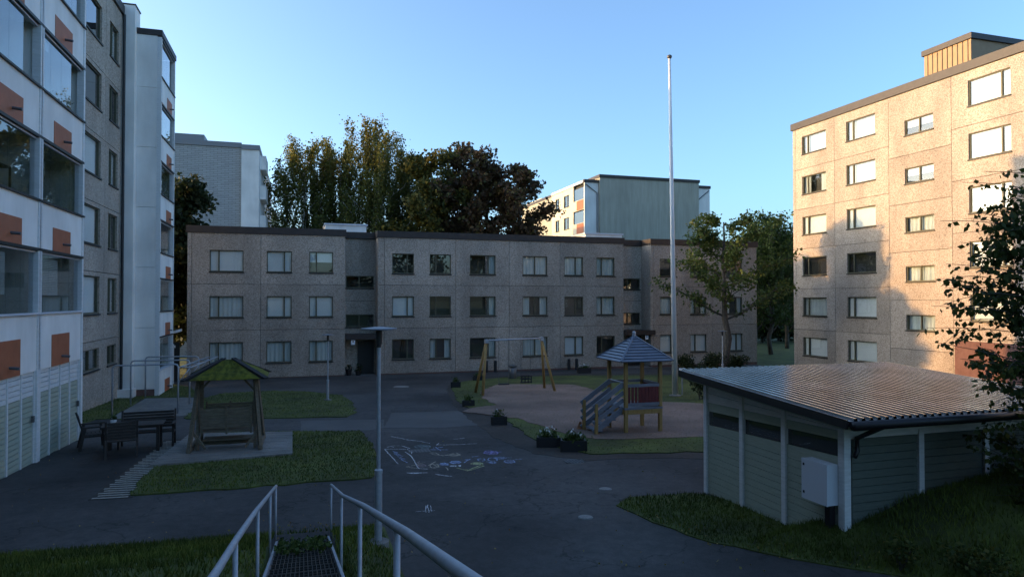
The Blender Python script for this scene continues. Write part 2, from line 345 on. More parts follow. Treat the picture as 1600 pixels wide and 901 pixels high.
def poly_sheet(name, pix, m, h=.012, th=.06, wob=.08):
    pts = [G(*p) for p in pix]; out = []
    for i, p in enumerate(pts):            # round the outline and roughen it a little
        q = pts[(i + 1) % len(pts)]; n = max(1, int(np.linalg.norm(q - p) / .35))
        for k in range(n):
            c = p + (q - p) * k / n; out.append((c[0] + random.uniform(-wob, wob), c[1] + random.uniform(-wob, wob)))
    bm = bmesh.new(); vs = [bm.verts.new((x, y, gz(x, y) + h)) for x, y in out]; f = bm.faces.new(vs)
    if f.normal.z < 0 or f.calc_area() and (f.normal_update() or f.normal.z < 0): f.normal_flip()
    e = bmesh.ops.extrude_face_region(bm, geom=[f]); 
    for v in e['geom']:
        if isinstance(v, bmesh.types.BMVert): v.co.z += 0
    for v in vs: v.co.z -= th
    bmesh.ops.triangulate(bm, faces=bm.faces[:]); bmesh.ops.recalc_face_normals(bm, faces=bm.faces[:])
    me = bpy.data.meshes.new(name); bm.to_mesh(me); bm.free(); me.materials.append(MATS[m])
    o = bpy.data.objects.new(name, me); col.objects.link(o); struct(o); return o, np.array(out)
def inside(poly, P):
    x, y = P[:, 0], P[:, 1]; r = np.zeros(len(P), bool); n = len(poly)
    for i in range(n):
        (x0, y0), (x1, y1) = poly[i], poly[i - 1]
        if y0 == y1: continue
        r ^= ((y0 > y) != (y1 > y)) & (x < (x1 - x0) * (y - y0) / (y1 - y0) + x0)
    return r
def fast_mesh(name, V, F, m, parent=None, tint=None):
    """V (n,3); F (k,3 or 4) index array"""
    me = bpy.data.meshes.new(name); k = F.shape[1]
    me.vertices.add(len(V)); me.vertices.foreach_set('co', V.astype(np.float32).ravel())
    me.loops.add(F.size); me.loops.foreach_set('vertex_index', F.astype(np.int32).ravel())
    me.polygons.add(len(F)); me.polygons.foreach_set('loop_start', np.arange(0, F.size, k, dtype=np.int32)); me.polygons.foreach_set('loop_total', np.full(len(F), k, dtype=np.int32))
    me.update(calc_edges=True)
    if tint is not None:
        a = me.attributes.new('tint', 'FLOAT', 'POINT'); a.data.foreach_set('value', tint.astype(np.float32))
    me.materials.append(MATS[m]); o = bpy.data.objects.new(name, me); col.objects.link(o); o.parent = parent
    return o
def blades(name, P, fz, hgt, label):
    n = len(P); z = np.array([fz(a, b) for a, b in P]); an = rng.uniform(0, 6.28, n); h = hgt * rng.uniform(.5, 1.3, n); wd = .008 * rng.uniform(.7, 1.6, n)
    dx, dy = np.cos(an), np.sin(an); ln = rng.uniform(-.5, .5, (n, 2)) * h[:, None]
    B = np.stack([P[:, 0], P[:, 1], z], 1)
    V = np.empty((n, 3, 3)); V[:, 0] = B + np.stack([dx * wd, dy * wd, 0 * z], 1); V[:, 1] = B - np.stack([dx * wd, dy * wd, 0 * z], 1); V[:, 2] = B + np.stack([ln[:, 0], ln[:, 1], h], 1)
    o = fast_mesh(name, V.reshape(-1, 3), np.arange(n * 3).reshape(n, 3), 'grass_blade'); o['kind'] = 'stuff'; tag(o, label, 'grass'); return o
def scatter(poly, dens):
    a, b = poly.min(0), poly.max(0); n = int((b - a).prod() * dens); P = rng.uniform(a, b, (n, 2)); return P[inside(poly, P)]
# soil border, lawns, play gravel
poly_sheet('soil_border', [(698, 606), (712, 592), (800, 586), (900, 583), (1120, 583), (1120, 716), (1000, 716), (918, 720), (835, 708), (775, 684), (735, 655), (708, 632)], 'soil', .006)
_, lp = poly_sheet('play_lawn', [(706, 608), (722, 596), (800, 589), (880, 587), (1120, 586), (1120, 706), (1000, 708), (918, 710), (850, 694), (812, 672), (790, 656), (772, 642), (735, 640), (716, 628)], 'lawn', .03)
poly_sheet('play_gravel', [(752, 612), (775, 602), (820, 599), (868, 597), (905, 604), (948, 614), (990, 627), (1120, 632), (1120, 683), (1000, 687), (935, 687), (885, 680), (845, 667), (808, 655), (770, 650), (722, 644), (742, 638), (775, 634), (752, 622)], 'gravel', .045, wob=.09)
_, l1 = poly_sheet('swing_lawn', [(203, 776), (238, 733), (298, 683), (330, 676), (455, 675), (563, 674), (580, 696), (590, 722), (590, 738), (582, 747), (450, 757), (330, 766)], 'lawn', .03)
_, l2 = poly_sheet('lamp_lawn', [(288, 655), (300, 640), (318, 622), (350, 615), (418, 611), (480, 612), (535, 618), (552, 630), (555, 644), (545, 651), (420, 654)], 'lawn', .03)
_, l3 = poly_sheet('wall_lawn', [(127, 662), (150, 655), (172, 654), (227, 622), (318, 620), (300, 606), (272, 601), (215, 615), (173, 618), (127, 640)], 'lawn', .022)
poly_sheet('rack_pad', [(171, 655), (228, 623), (317, 621), (305, 640), (291, 650), (240, 654)], 'concrete', .034, wob=.02)
poly_sheet('pale_asphalt_patch', [(612, 645), (600, 668), (690, 668), (755, 664), (745, 652), (722, 641)], 'asphalt_pale', .004, .03, .02)
poly_sheet('pale_path_strip', [(470, 657), (600, 655), (600, 668), (575, 672), (470, 673)], 'asphalt_pale', .004, .03, .02)
_, l4 = poly_sheet('shed_lawn', [(966, 790), (985, 779), (1012, 775), (1100, 771), (1232, 808), (1330, 826), (1420, 900), (1300, 884), (1150, 857), (1050, 828), (990, 804)], 'lawn', .02)
blades('grass', scatter(l4, 700), lambda a, b: H(a, b) + .015, .07, 'grass tongue between the asphalt and the shed')
blades('grass', np.concatenate([scatter(l1, 420), scatter(l2, 130), scatter(l3, 130)]), lambda a, b: gz(a, b) + .028, .05, 'short mown grass on the lawns around the roofed swing')
pp = scatter(lp, 150); blades('grass', pp[rng.random(len(pp)) < .8], lambda a, b: gz(a, b) + .02, .04, 'thin grass on the lawn ringing the play gravel')
def bank(x0, x1, y0, y1, dens):
    P = rng.uniform((x0, y0), (x1, y1), (int((x1 - x0) * (y1 - y0) * dens), 2)); k = np.array([rise(a, b) > .02 for a, b in P]); P = P[k]
    return P[~((abs(P[:, 0]) < .42) & (P[:, 1] < 11.3))]
blades('grass', bank(-8.5, 1.4, 4.5, 12.2, 900), lambda a, b: H(a, b), .085, 'dark grass on the bank either side of the stairs')
PM = bank(5, 14, 4, 10.3, 850); PM = PM[~((PM[:, 0] > 7.66) & (PM[:, 1] > 8.2))]
blades('grass', PM, lambda a, b: H(a, b), .11, 'rough grass on the mound in front of the shed')

# ------------------------------------------------------------------ middle block: three storeys of aggregate panels
YM = 44.5
mid = thing('apartment_block', (13, 50, 0), 'low three-storey pebble-dashed apartment block across the back of the yard', 'building')
fm = Fac('Y', YM, -1); fb = Fac('Y', YM + 1.46, -1)
mX = lambda px, Y=YM: onY(px, 470, Y)[0]
MB().box(-6.2, 2.0, YM + .55, 57, -.6, 9.0).box(2.0, 5.0, YM + 2.0, 57, -.6, 9.0).box(5.0, 21.7, YM + .55, 57, -.6, 9.0).box(21.7, 24.8, YM + 2.0, 57, -.6, 9.0).box(24.8, 33.2, YM + .55, 57, -.6, 9.0).build('wall_core', 'interior', mid)
zj = [-.05, 3.14, 5.95, 9.06]; WZ = [(1.11, 2.42), (3.92, 5.22), (6.71, 8.02)]
e1, e2, e3, e4, e5 = mX(292), mX(539.4), mX(590.2), mX(974.5), mX(1016.8); e6 = mX(1182.5)
bays = [(e1, mX(299), []), (mX(299), mX(407.3), [(327, 380.1, .27)]), (mX(407.3), e2, [(416.5, 455.8, .7), (482.9, 520.2, .3)]),
        (e3, mX(600.5), []), (mX(600.5), mX(712), [(612.6, 646.8, .7), (671.3, 704.6, .3)]), (mX(712), mX(795.6), [(734.1, 774.5, .72)]), (mX(795.6), mX(875.1), [(816.7, 855.3, .5)]),
        (mX(875.1), e4, [(882, 911.3, .6), (932, 960.6, .3)]),
        (e5, mX(1021.3), []), (mX(1021.3), mX(1112.7), [(1031.1, 1057.3, .68), (1078.6, 1103.9, .32)]), (mX(1112.7), e6, [(1134.5, 1160, .65)])]
KIND = {0: 'blind curtain curtain', 1: 'blind blind curtain', 2: 'half blind curtain', 3: 'none blind none', 4: 'none none part', 5: 'side side side', 6: 'curtain part curtain',
        7: 'curtain none blind', 8: 'curtain curtain none', 9: 'none curtain blind', 10: 'none part blind', 11: 'none part blind'}
wi = 0; g = .012
for (a, b, ws) in bays:
    hx = [(mX(p), mX(q), s, wi + k) for k, (p, q, s) in enumerate(ws)]; wi += len(ws)
    for fl in range(3):
        holes = [(p, q, *WZ[fl]) for p, q, s, i in hx]
        fm.panel(MB(), a + g, b - g, zj[fl] + g + (.25 if fl == 0 else 0), zj[fl + 1] - g, holes).build('panel', 'aggregate', mid)
        for p, q, s, i in hx: window(mid, fm, p, q, *WZ[fl], s, KIND[i].split()[2 - fl])
for (a, b) in ((e1, e2), (e3, e4), (e5, e6)):          # red-brown plinth and end returns
    fm.box(MB(), a, b, -.7, .2, -.4, -.02).build('plinth', 'plinth_red', mid)
for x, s in ((e1, -1), (e6, 1)):
    fe = Fac('X', x, s)
    for fl in range(3): fe.panel(MB(), YM + .17, 57, zj[fl] + g, zj[fl + 1] - g).build('panel', 'aggregate', mid)
for k, (a, b) in enumerate(((e2, e3), (e4, e5))):      # the two recessed stairwells
    hw = [(5.78, 6.58), (3.2, 4.02)]
    wa, wb = a + .12, b - .12
    for (z0, z1, hh) in ((.1, 2.7, []), (2.72, 4.9, [hw[1]]), (4.92, 9.04, [hw[0]])):
        fb.panel(MB(), a - .3, b + .3, z0, z1, [(wa, wb, *h) for h in hh]).build('panel', 'aggregate', mid)
    for h in hw: window(mid, fb, wa, wb, *h, .48, 'none')
    for x, s in ((a, 1), (b, -1)):
        Fac('X', x, s).panel(MB(), YM + .175, YM + 1.46, .1, 9.04, dep=.1).build('panel', 'aggregate', mid)
    MB().box(a + .02, b + (.25 if k else -.02), YM - .25 if k else YM + .05, YM + 1.3, 2.45, 2.78).build('canopy', 'brown_metal', mid)
    MB().box(b - 1.15, b - .1, YM + 1.36, YM + 1.44, .12, 2.25).build('door', 'dark_frame', mid)
    MB().box(a, b, YM - .3, YM + 1.46, -.3, .1).build('doorstep', 'concrete', mid)
    sg = MB().box(a + .38 + k * 1.2, a + .62 + k * 1.2, YM - .02 - k * .28, YM + .0 - k * .28, 2.12, 2.4).build('number_sign', 'sign_white', mid)
    x0 = a + .5 + k * 1.2; y0 = YM - .03 - k * .28
    MB().box(x0 - .035, x0 + .035, y0, y0 + .008, 2.27, 2.385).build('mark', 'number_black', sg)
def cornice(a, b, y, nm='cornice'):
    MB().box(a, b, y, y + .5, 9.06, 9.47).build(nm, 'brown_metal', mid)
cornice(e1 - .08, e2 + .05, YM - .08); cornice(e2 + .06, e3 - .06, YM + 1.3); cornice(e3 - .05, e4 + .05, YM - .08); cornice(e4 + .06, e5 - .06, YM + 1.3); cornice(e5 - .05, e6 + .08, YM - .08)
for x in (e2, e3, e4, e5): MB().box(x - .3 if x in (e2, e4) else x - .05, x + .05 if x in (e2, e4) else x + .3, YM + .43, YM + 1.8, 9.06, 9.465).build('cornice', 'brown_metal', mid)
MB().box(e1 - .05, e6 + .05, YM + 1.9, 57.1, 9.0, 9.3).build('roof', 'roof_gray', mid)
for (p, q, yy, h) in ((508, 572, 50, 10.35), (915, 972, 50, 10.25)):
    v = MB().box(mX(p, yy), mX(q, yy), yy, yy + 3, 9.2, h).build('roof_hatch', 'white_render', mid)
    MB().box(mX(p, yy) - .1, mX(q, yy) + .1, yy - .1, yy + 3.1, h, h + .1).build('hatch_cap', 'cabinet', v)
for px in (760, 774, 889, 901):
    p = onY(px, 570, YM - .6); z = gz(p[0], p[1])
    tag(MB().lathe((p[0], p[1], z), [(.11, -.1), (.11, .72), (.09, .78)], 12).build('bollard', 'black_plastic'), {760: 'dark bollard by the wall, leftmost, just right of the swing frame\'s left legs', 774: 'dark bollard by the wall beneath the window left of the bin', 889: 'dark bollard by the wall right of the swing set, left of its pair', 901: 'dark bollard by the wall right of the swing set, right of its pair'}[px], 'bollard', 'bollards along the wall')
for k, px in enumerate((545, 560)):
    p = onY(px, 580, YM + .6); pot = thing('flower_pot', (p[0], p[1], .1), ['dark plant pot by the left stairwell doorway, nearest the corner', 'low dark plant pot in the middle of the left stairwell doorway'][k], 'plant pot', 'pots in the doorway')
    MB().lathe((0, 0, 0), [(.14, 0), (.2, .36 - k * .12), (.22, .36 - k * .12), (.22, .42 - k * .12)], 14).build('pot', 'black_plastic', pot, local=True)
    n = 60; V = []; 
    c = rng.normal(0, .11, (n, 3)) + (0, 0, .5 - k * .1); q = rng.normal(0, .06, (n, 3, 3)); V = (c[:, None] + q).reshape(-1, 3)
    fast_mesh('foliage', V, np.arange(3 * n).reshape(n, 3), 'dark_leaf', pot, rng.random(3 * n))

# ------------------------------------------------------------------ right block: six storeys, sunlit
XR = 32.2
rt = thing('apartment_block', (38, 20, 0), 'six-storey pebble-dashed apartment block on the right, upper walls in sunlight', 'building')
frt = Fac('X', XR, -1); rY = lambda px, y=300: onX(px, y, XR)[1]
YE = rY(1239, 300); YN = -12.
MB().box(XR + .55, XR + 12, YN, YE - .4, -.6, 16.6).build('wall_core', 'interior', rt)
zs = [-.1, 3.0, 5.72, 8.42, 11.12, 13.83, 16.62]; sl = [1.27, 3.93, 6.62, 9.36, 12.09, 14.8]
jY = [YE, rY(1243.5), rY(1304), rY(1389), rY(1487.5)]; jY += [jY[-1] - 5.2, jY[-1] - 8.6, jY[-1] - 12, jY[-1] - 17, jY[-1] - 22, YN]
cols = {1: [(rY(1290.8), rY(1253.5), 1.22, .78, 0)], 2: [(rY(1368), rY(1322.8), 1.24, .78, 0)], 3: [(rY(1459.2), rY(1414.2), .86, .5, -.62)], 4: [(rY(1581), rY(1514), 1.32, .22, 0)],
        5: [(jY[6] + .8, jY[5] - .7, 1.24, .3, 0)], 6: [(jY[7] + .8, jY[6] - .8, 1.24, .3, 0)], 7: [(jY[8] + 1.6, jY[7] - 1.4, 1.24, .7, 0)], 8: [(jY[9] + 1.6, jY[8] - 1.4, 1.24, .3, 0)]}
kinds = [['blind', 'curtain', 'none', 'blind', 'part', 'curtain'], ['blind', 'blind', 'none', 'blind', 'curtain', 'curtain'], ['none', 'curtain', 'curtain', 'curtain', 'half', 'half'], ['curtain', 'blind', 'blind', 'blind', 'blind', 'blind']]
for i in range(len(jY) - 1):
    a, b = jY[i + 1], jY[i]
    for fl in range(6):
        holes = []
        for (p, q, h, s, dz) in cols.get(i, []):
            z = sl[fl] + dz
            if dz and fl == 0: continue
            holes.append((p, q, z, z + h)); window(rt, frt, p, q, z, z + h, s, (kinds[i - 1][fl] if i < 5 else random.choice(['blind', 'curtain', 'none'])))
        if holes and holes[0][2] < zs[fl] + .05: 
            pass
        if i == 3 and fl > 0:      # stairwell panels straddle the storeys
            frt.panel(MB(), a + g, b - g, zs[fl] - .75 + g, zs[fl + 1] - .75 - g if fl < 5 else zs[6] - g, holes).build('panel', 'aggregate', rt)
        else:
            frt.panel(MB(), a + g, b - g, zs[fl] + g, (zs[fl + 1] - g) - (.75 if i == 3 else 0), holes).build('panel', 'aggregate', rt)
fe = Fac('Y', YE, 1)
for fl in range(6): fe.panel(MB(), XR + .18, XR + 12, zs[fl] + g, zs[fl + 1] - g).build('panel', 'aggregate', rt)
MB().box(XR - .1, XR + 12.1, YN, YE + .1, 16.63, 17.08).build('cornice', 'brown_metal', rt)
ya, yb = onX(1517, 60, XR + 1.2)[1], onX(1444, 90, XR + 1.2)[1]
zt = onX(1480, 66, XR + 1.2)[2]
pb = MB().box(XR + 1.2, XR + 6.5, ya, yb, 17.0, zt - .3).build('roof_plant_room', 'brown_cladding', rt)
MB().box(XR + 1.1, XR + 6.6, ya - .1, yb + .1, zt - .3, zt).build('plant_room_cap', 'brown_metal', pb)
k = MB(); y = ya + .15
while y < yb: k.box(XR + 1.17, XR + 1.198, y, y + .03, 17.0, zt - .31); y += .3
k.build('cladding_seam', 'brown_metal', pb)
MB().box(XR - .35, XR - .02, jY[4] - 4.6, jY[4] - .35, .2, 2.9).build('entrance_porch', 'plinth_red', rt)

# ------------------------------------------------------------------ left block: balcony stacks and a recessed bay
XB, XG = -6.2, -8.0
lf = thing('apartment_block', (-12, 20, 0), 'tall apartment block on the left with white glazed balconies and orange squares', 'building')
MB().box(XG - 12, XG - .6, -14, 38.4, -.6, 18.0).build('wall_core', 'interior', lf)
fgr = Fac('X', XG, 1); gY = lambda px, y=300: onX(px, y, XG)[1]
zg = [.2, 3.35, 6.12, 8.88, 11.64, 14.4, 18.0]; gs = [2.2, 4.44, 7.2, 9.96, 12.72, 15.48]
gj = [22.3, gY(163.5), gY(189.2)]
for (a, b, ws) in ((gj[0], gj[1], [(gY(157) - 2.3, gY(157), .0)]), (gj[1], gj[2], [(gY(169.5), gY(183.5), .42)])):
    for fl in range(6):
        z0 = gs[fl]; h = .85 if fl == 0 else 1.5; hs = [(p, q, z0, z0 + h) for p, q, s in ws]
        fgr.panel(MB(), a + g, b - g, zg[fl] + g, zg[fl + 1] - g, hs).build('panel', 'aggregate', lf)
        for p, q, s in ws: window(lf, fgr, p, q, z0, z0 + h, (.5 if fl == 0 else s), ['none', 'blind', 'curtain', 'blind', 'none', 'blind'][fl] if s else ['none', 'blind', 'blind', 'blind', 'none', 'none'][fl])
MB().box(XG - .3, XG - .03, 22.3, gj[2], -.4, .5).build('plinth', 'plinth_red', lf)
MB().box(XG - 12, XG + .1, -14, 38.5, 18.0, 18.4).build('cornice', 'brown_metal', lf)
MB().tube([(XG + .1, gj[2] - .12, .9), (XG + .1, gj[2] - .12, 18.0)], .06, 8).build('downpipe', 'black_plastic', lf)
# chimney-like white shaft and the white side wall of the farther stack
yT = 35.0; xT0, xT1 = onY(211, 300, yT)[0], onY(250, 300, yT)[0]; yT1 = onX(271.5, 300, xT1)[1]
MB().box(XG - .2, onY(208.5, 300, yT - .4)[0], yT - .4, yT + .6, .9, 18.5).build('shaft', 'white_render', lf)
MB().box(XG - .1, xT0 + .12, yT - .7, yT + .6, .1, .95).build('shaft_base', 'white_render', lf)
MB().box(XG - .22, xT0 + .06, yT - .42, yT + .62, 18.5, 18.56).build('shaft_cap', 'dark_frame', lf)
zr = [3.0 + 2.8 * i for i in range(5)]
zz = [.85, 3.7, 6.5, 9.3, 12.1, 14.9, 17.35]
for i in range(6):
    MB().box(XG - .3, xT1 - .165, yT, yT + .2, zz[i] + .008, zz[i + 1] - .008).build('side_wall_panel', 'white_render', lf)
MB().box(XG - .3, xT1 - .17, yT + .02, yT + .18, -.3, .84).build('plinth', 'plinth_red', lf)
MB().box(XG - .3, xT1 + .06, yT - .06, yT1 + .1, 17.36, 17.62).build('cornice', 'brown_metal', lf)
def stack(X, y0, y1, sills, ztop, oa, ob, zlow, spout=True, posts=True):
    """one column of glazed balconies, y0..y1; oa..ob the orange square along y"""
    f = Fac('X', X, 1)
    for k, zs_ in enumerate(sills):
        zlo = zs_ - 1.17 if k or zlow is None else zlow
        top = (sills[k + 1] - 1.17) if k + 1 < len(sills) else ztop
        f.box(MB(), y0 + .01, y1 - .01, zlo, zs_ - .03, -.14, 0).build('parapet', 'white_render', lf)
        o = f.box(MB(), oa, ob, zlo + .002, zs_ - .57, -.01, .012).build('orange_panel', 'orange_panel', lf)
        if spout: MB().tube([f.P((oa * .45 + ob * .55), zlo + .22, 0), f.P((oa * .45 + ob * .55), zlo + .2, .2)], .035, 8).build('spout', 'pipe_gray', o)
        f.box(MB(), y0 + .005, y1 - .005, zs_ - .03, zs_ + .015, -.16, .06).build('ledge', 'dark_frame' if k else 'cabinet', lf)
        if k + 1 < len(sills) or ztop > zs_ + 1:
            f.box(MB(), y0 + .01, y1 - .01, top - .07, top - .002, -.17, .03).build('head_rail', 'dark_frame', lf)
            f.box(MB(), y0 + .12, y1 - .12, top - .12, top - .075, -.12, -.04).build('glazing_track', 'cabinet', lf)
            n = 4; L = (y1 - y0 - .2) / n
            for j in range(n):
                if k % 3 == 2 and j == n - 1: continue          # one leaf slid open
                f.box(MB(), y0 + .1 + j * L + .004, y0 + .1 + (j + 1) * L - .004, zs_ + .016, top - .121, -.09, -.08).build('glass_leaf', 'balcony_glass', lf)
            f.box(MB(), y0 + .01, y1 - .01, zlo - .02, zlo + .12, -1.78, -.141).build('floor_slab', 'white_render', lf)
            f.box(MB(), y0, y1, zlo + .12, top + .0, -1.9, -1.8).build('back_wall', 'balcony_wall', lf)
            if k == 0 or k == 2:
                m = MB(); zb = zs_ + (.45 if k == 0 else 1.2)
                for q in range(int((top - .15 - zb) / .045)): f.box(m, y0 + .14, y0 + (y1 - y0) * (.55 if k == 0 else .3), zb + q * .045, zb + q * .045 + .034, -.2, -.17)
                m.build('venetian_blind', 'blind', lf)
    if posts:
        for (a, b) in ((y0 - .02, y0 + .12), (y1 - .12, y1 + .02)):
            f.box(MB(), a, b, .8 if zlow else sills[0] - 1.2, ztop, -.16, .025).build('post', 'white_wood', lf)
        for (a, b) in ((y1 - .05, y1),):
            f.box(MB(), a, b, sills[0] - 1.17, ztop, -1.9, -.161).build('side_screen', 'white_render', lf)
S = [4.67 + 2.76 * k for k in range(5)]
bY = lambda px, y=300: onX(px, y, XB)[1]
yd, ye = bY(62.5), bY(130); bw = ye - yd
oa, ob = bY(84, 220), bY(111, 240)
for k in range(0, 4): stack(XB, ye - bw * (k + 1), ye - bw * k, S, 18.0, oa - bw * k, ob - bw * k, 3.28 if k < 2 else 3.28)
stack(xT1, yT + .02, yT1, [4.45 + 2.75 * k for k in range(-1, 5)], 17.3, yT + 1.5, yT + 2.75, None, True, True)
MB().box(XB - 1.9, XB + .05, ye - bw * 4, ye + .05, 18.01, 18.2).build('cornice', 'brown_metal', lf)
# storage doors under the balconies
for k in range(2):
    y0, y1 = ye - bw * (k + 1), ye - bw * k; zb = gz(XB, (y0 + y1) / 2) - .1
    for j in range(4):
        a, b = y0 + .14 + (bw - .28) * j / 4, y0 + .14 + (bw - .28) * (j + 1) / 4
        if k == 1 and j == 0: continue
        gm, wm = MB(), MB(); z = zb
        while z < 3.24:
            t = wm if z > 2.62 else gm; t.box(XB - .1, XB - .05 + random.uniform(0, .004), a + .03, b - .03, z + .004, min(z + .108, 3.27)); z += .12
        d = gm.build('storage_door', 'green_wood', lf); wm.build('top_boards', 'white_wood', d)
        MB().box(XB - .08, XB - .02, b - .03, b + .03, zb, 3.27).build('batten', 'white_wood', d)
        if j == 3: MB().box(XB - .02, XB + .03, b - .2, b - .12, zb + 1.05, zb + 1.2).build('handle', 'iron', d)
    MB().box(XB - .5, XB - .12, y0, y1, zb - .2, 3.27).build('wall_core', 'interior', lf)
    MB().box(XB - .15, XB + .03, y1 - .13, y1 + .03, zb - .2, 3.3).build('post', 'white_wood', lf)

# dark covered passage with a pale gable between left and middle blocks
ps = thing('covered_passage', (-7.5, 43, .1), 'dark covered passage with white-edged gable beside the low block', 'canopy')
MB().box(-9.4, -6.95, 43.6, 43.75, 0, 2.5).build('back_wall', 'dark_frame', ps)
for x in (-9.3, -7.05): MB().box(x - .06, x + .06, 42.0, 42.12, 0, 2.5).build('post', 'white_wood', ps)
MB().add([(-9.6, 41.9, 2.45), (-6.85, 41.9, 3.15), (-6.85, 43.8, 3.15), (-9.6, 43.8, 2.45), (-9.6, 41.9, 2.6), (-6.85, 41.9, 3.3), (-6.85, 43.8, 3.3), (-9.6, 43.8, 2.6)], [(3, 2, 1, 0), (4, 5, 6, 7), (0, 1, 5, 4), (1, 2, 6, 5), (2, 3, 7, 6), (3, 0, 4, 7)]).build('roof', 'white_wood', ps)
MB().box(-9.5, -6.9, 41.95, 42.0, 2.3, 2.44).build('beam', 'white_wood', ps)

# ------------------------------------------------------------------ far buildings
yB = 66.; bx = lambda px: onY(px, 300, yB)[0]
bb = thing('apartment_block', (-10, 70, 0), 'far pale brick gable with a smooth white corner strip, behind the left block', 'building')
ztb = onY(377, 231, yB)[2]
MB().box(bx(240), bx(377), yB, yB + 25, 0, ztb).build('brick_gable', 'pale_brick', bb)
MB().box(bx(377) + .02, bx(405), yB - .3, yB + 25, 0, ztb - .2).build('corner_strip', 'white_render', bb)
MB().box(bx(240), bx(377), yB - .1, yB + 25, ztb, ztb + .45).box(bx(377) + .02, bx(406), yB - .4, yB + 25, ztb - .2, ztb + .25).build('roof_edge', 'roof_gray', bb)
MB().box(bx(240), bx(316), yB + 1, yB + 20, ztb + .45, ztb + 1.2).build('roof_plant_room', 'roof_gray', bb)
for z in range(5): MB().box(bx(405), bx(405) + .5, yB + 1.5, yB + 5, 6 + z * 2.8, 7.3 + z * 2.8).build('balcony', 'white_render', bb)
yy = 115.; yx = lambda px: onY(px, 340, yy)[0]
yb_ = thing('apartment_block', (yx(415), yy, 0), 'distant pale yellow house peeking out right of the brick gable', 'building')
zy = onY(415, 330, yy)[2]
MB().box(yx(390), yx(426), yy, yy + 15, 0, zy).build('wall', 'pale_yellow', yb_)
MB().add([(yx(390), yy - .6, zy), (yx(431), yy - .6, zy), (yx(431), yy + 15, zy), (yx(390), yy + 15, zy), (yx(390), yy + 5, zy + 1.8), (yx(405), yy + 5, zy + 1.8)], [(0, 1, 5, 4), (1, 2, 5), (2, 3, 4, 5), (0, 4, 3), (3, 2, 1, 0)]).build('roof', 'roof_gray', yb_)
MB().box(yx(426) + .02, yx(431), yy + 1, yy + 4, zy - 3.6, zy - 2.2).build('balcony', 'roof_gray', yb_)
yF = 73.4; gx = lambda px: onY(px, 300, yF)[0]
fg = thing('apartment_block', (40, 80, 0), 'far grey-green windowless gable with white edge strips above the low block roof', 'building')
ztf = onY(937, 277, yF)[2]
MB().box(gx(937), gx(1092), yF, yF + 30, 0, ztf).build('gable', 'gray_green', fg)
MB().box(gx(936), gx(1093), yF - .12, yF + 30, ztf + .002, ztf + .35).build('roof_edge', 'brown_metal', fg)
for (p, q, zt_) in ((915, 936.6, onY(915, 284, yF)[2]), (1092.4, 1111, onY(1100, 294, yF)[2])):
    w_ = MB().box(gx(p), gx(q), yF + .3, yF + .5, 0, zt_).build('side_strip', 'white_render', fg); MB().box(gx(p) - .1, gx(q) + .1, yF + .2, yF + .6, zt_, zt_ + .35).build('strip_cap', 'brown_metal', w_)
    MB().tube([(gx(p) + .1, yF + .24, zt_ - .2), (gx(q) - .2, yF + .24, zt_ - 1.2), (gx(q) - .2, yF + .24, 8)] if p < 1000 else [(gx(q) - .1, yF + .24, zt_ - .2), (gx(p) + .1, yF + .24, zt_ - 1.4)], .06, 6).build('downpipe', 'pipe_gray', w_)
xF = gx(915); ff = Fac('X', xF, -1)
yq = lambda px, y=310: onX(px, y, xF)[1]
zt_ = onY(915, 284, yF)[2]
MB().box(xF + .3, xF + 8, yF + .6, yq(862), 0, zt_ - .1).build('wall_core', 'interior', fg)
hol = []
for k in range(4):
    z1 = zt_ - .45 - 2.8 * k
    ff.box(MB(), yF + .52, yq(896), z1 - 2.7, z1 - 1.45, -.1, 0).build('balcony', 'cream_wall', fg)
    ff.box(MB(), yF + .6, yq(901), z1 - 2.65, z1 - 1.5, 0, .02).build('orange_panel', 'orange_panel', fg)
    ff.box(MB(), yF + .55, yq(896), z1 - 1.44, z1 - .02, -.09, -.08).build('glass_leaf', 'balcony_glass', fg)
    for (p, q) in ((889.5, 881), (874, 868)):
        h = (yq(p), yq(q), z1 - 1.75, z1 - .3); hol.append(h); window(fg, ff, *h, .4, 'none')
ff.panel(MB(), yq(896), yq(862), 0, zt_, hol, .2).build('wall', 'cream_wall', fg)
MB().box(xF - .1, xF + 8, yF + .62, yq(862), zt_ + .001, zt_ + .3).build('roof_edge', 'cabinet', fg)
for (px, h) in ((858, 318),):
    MB().box(onY(846, 320, 100)[0], onY(868, 320, 100)[0], 100, 110, 0, onY(858, 310, 100)[2]).build('rear_wing', 'cream_wall', fg)

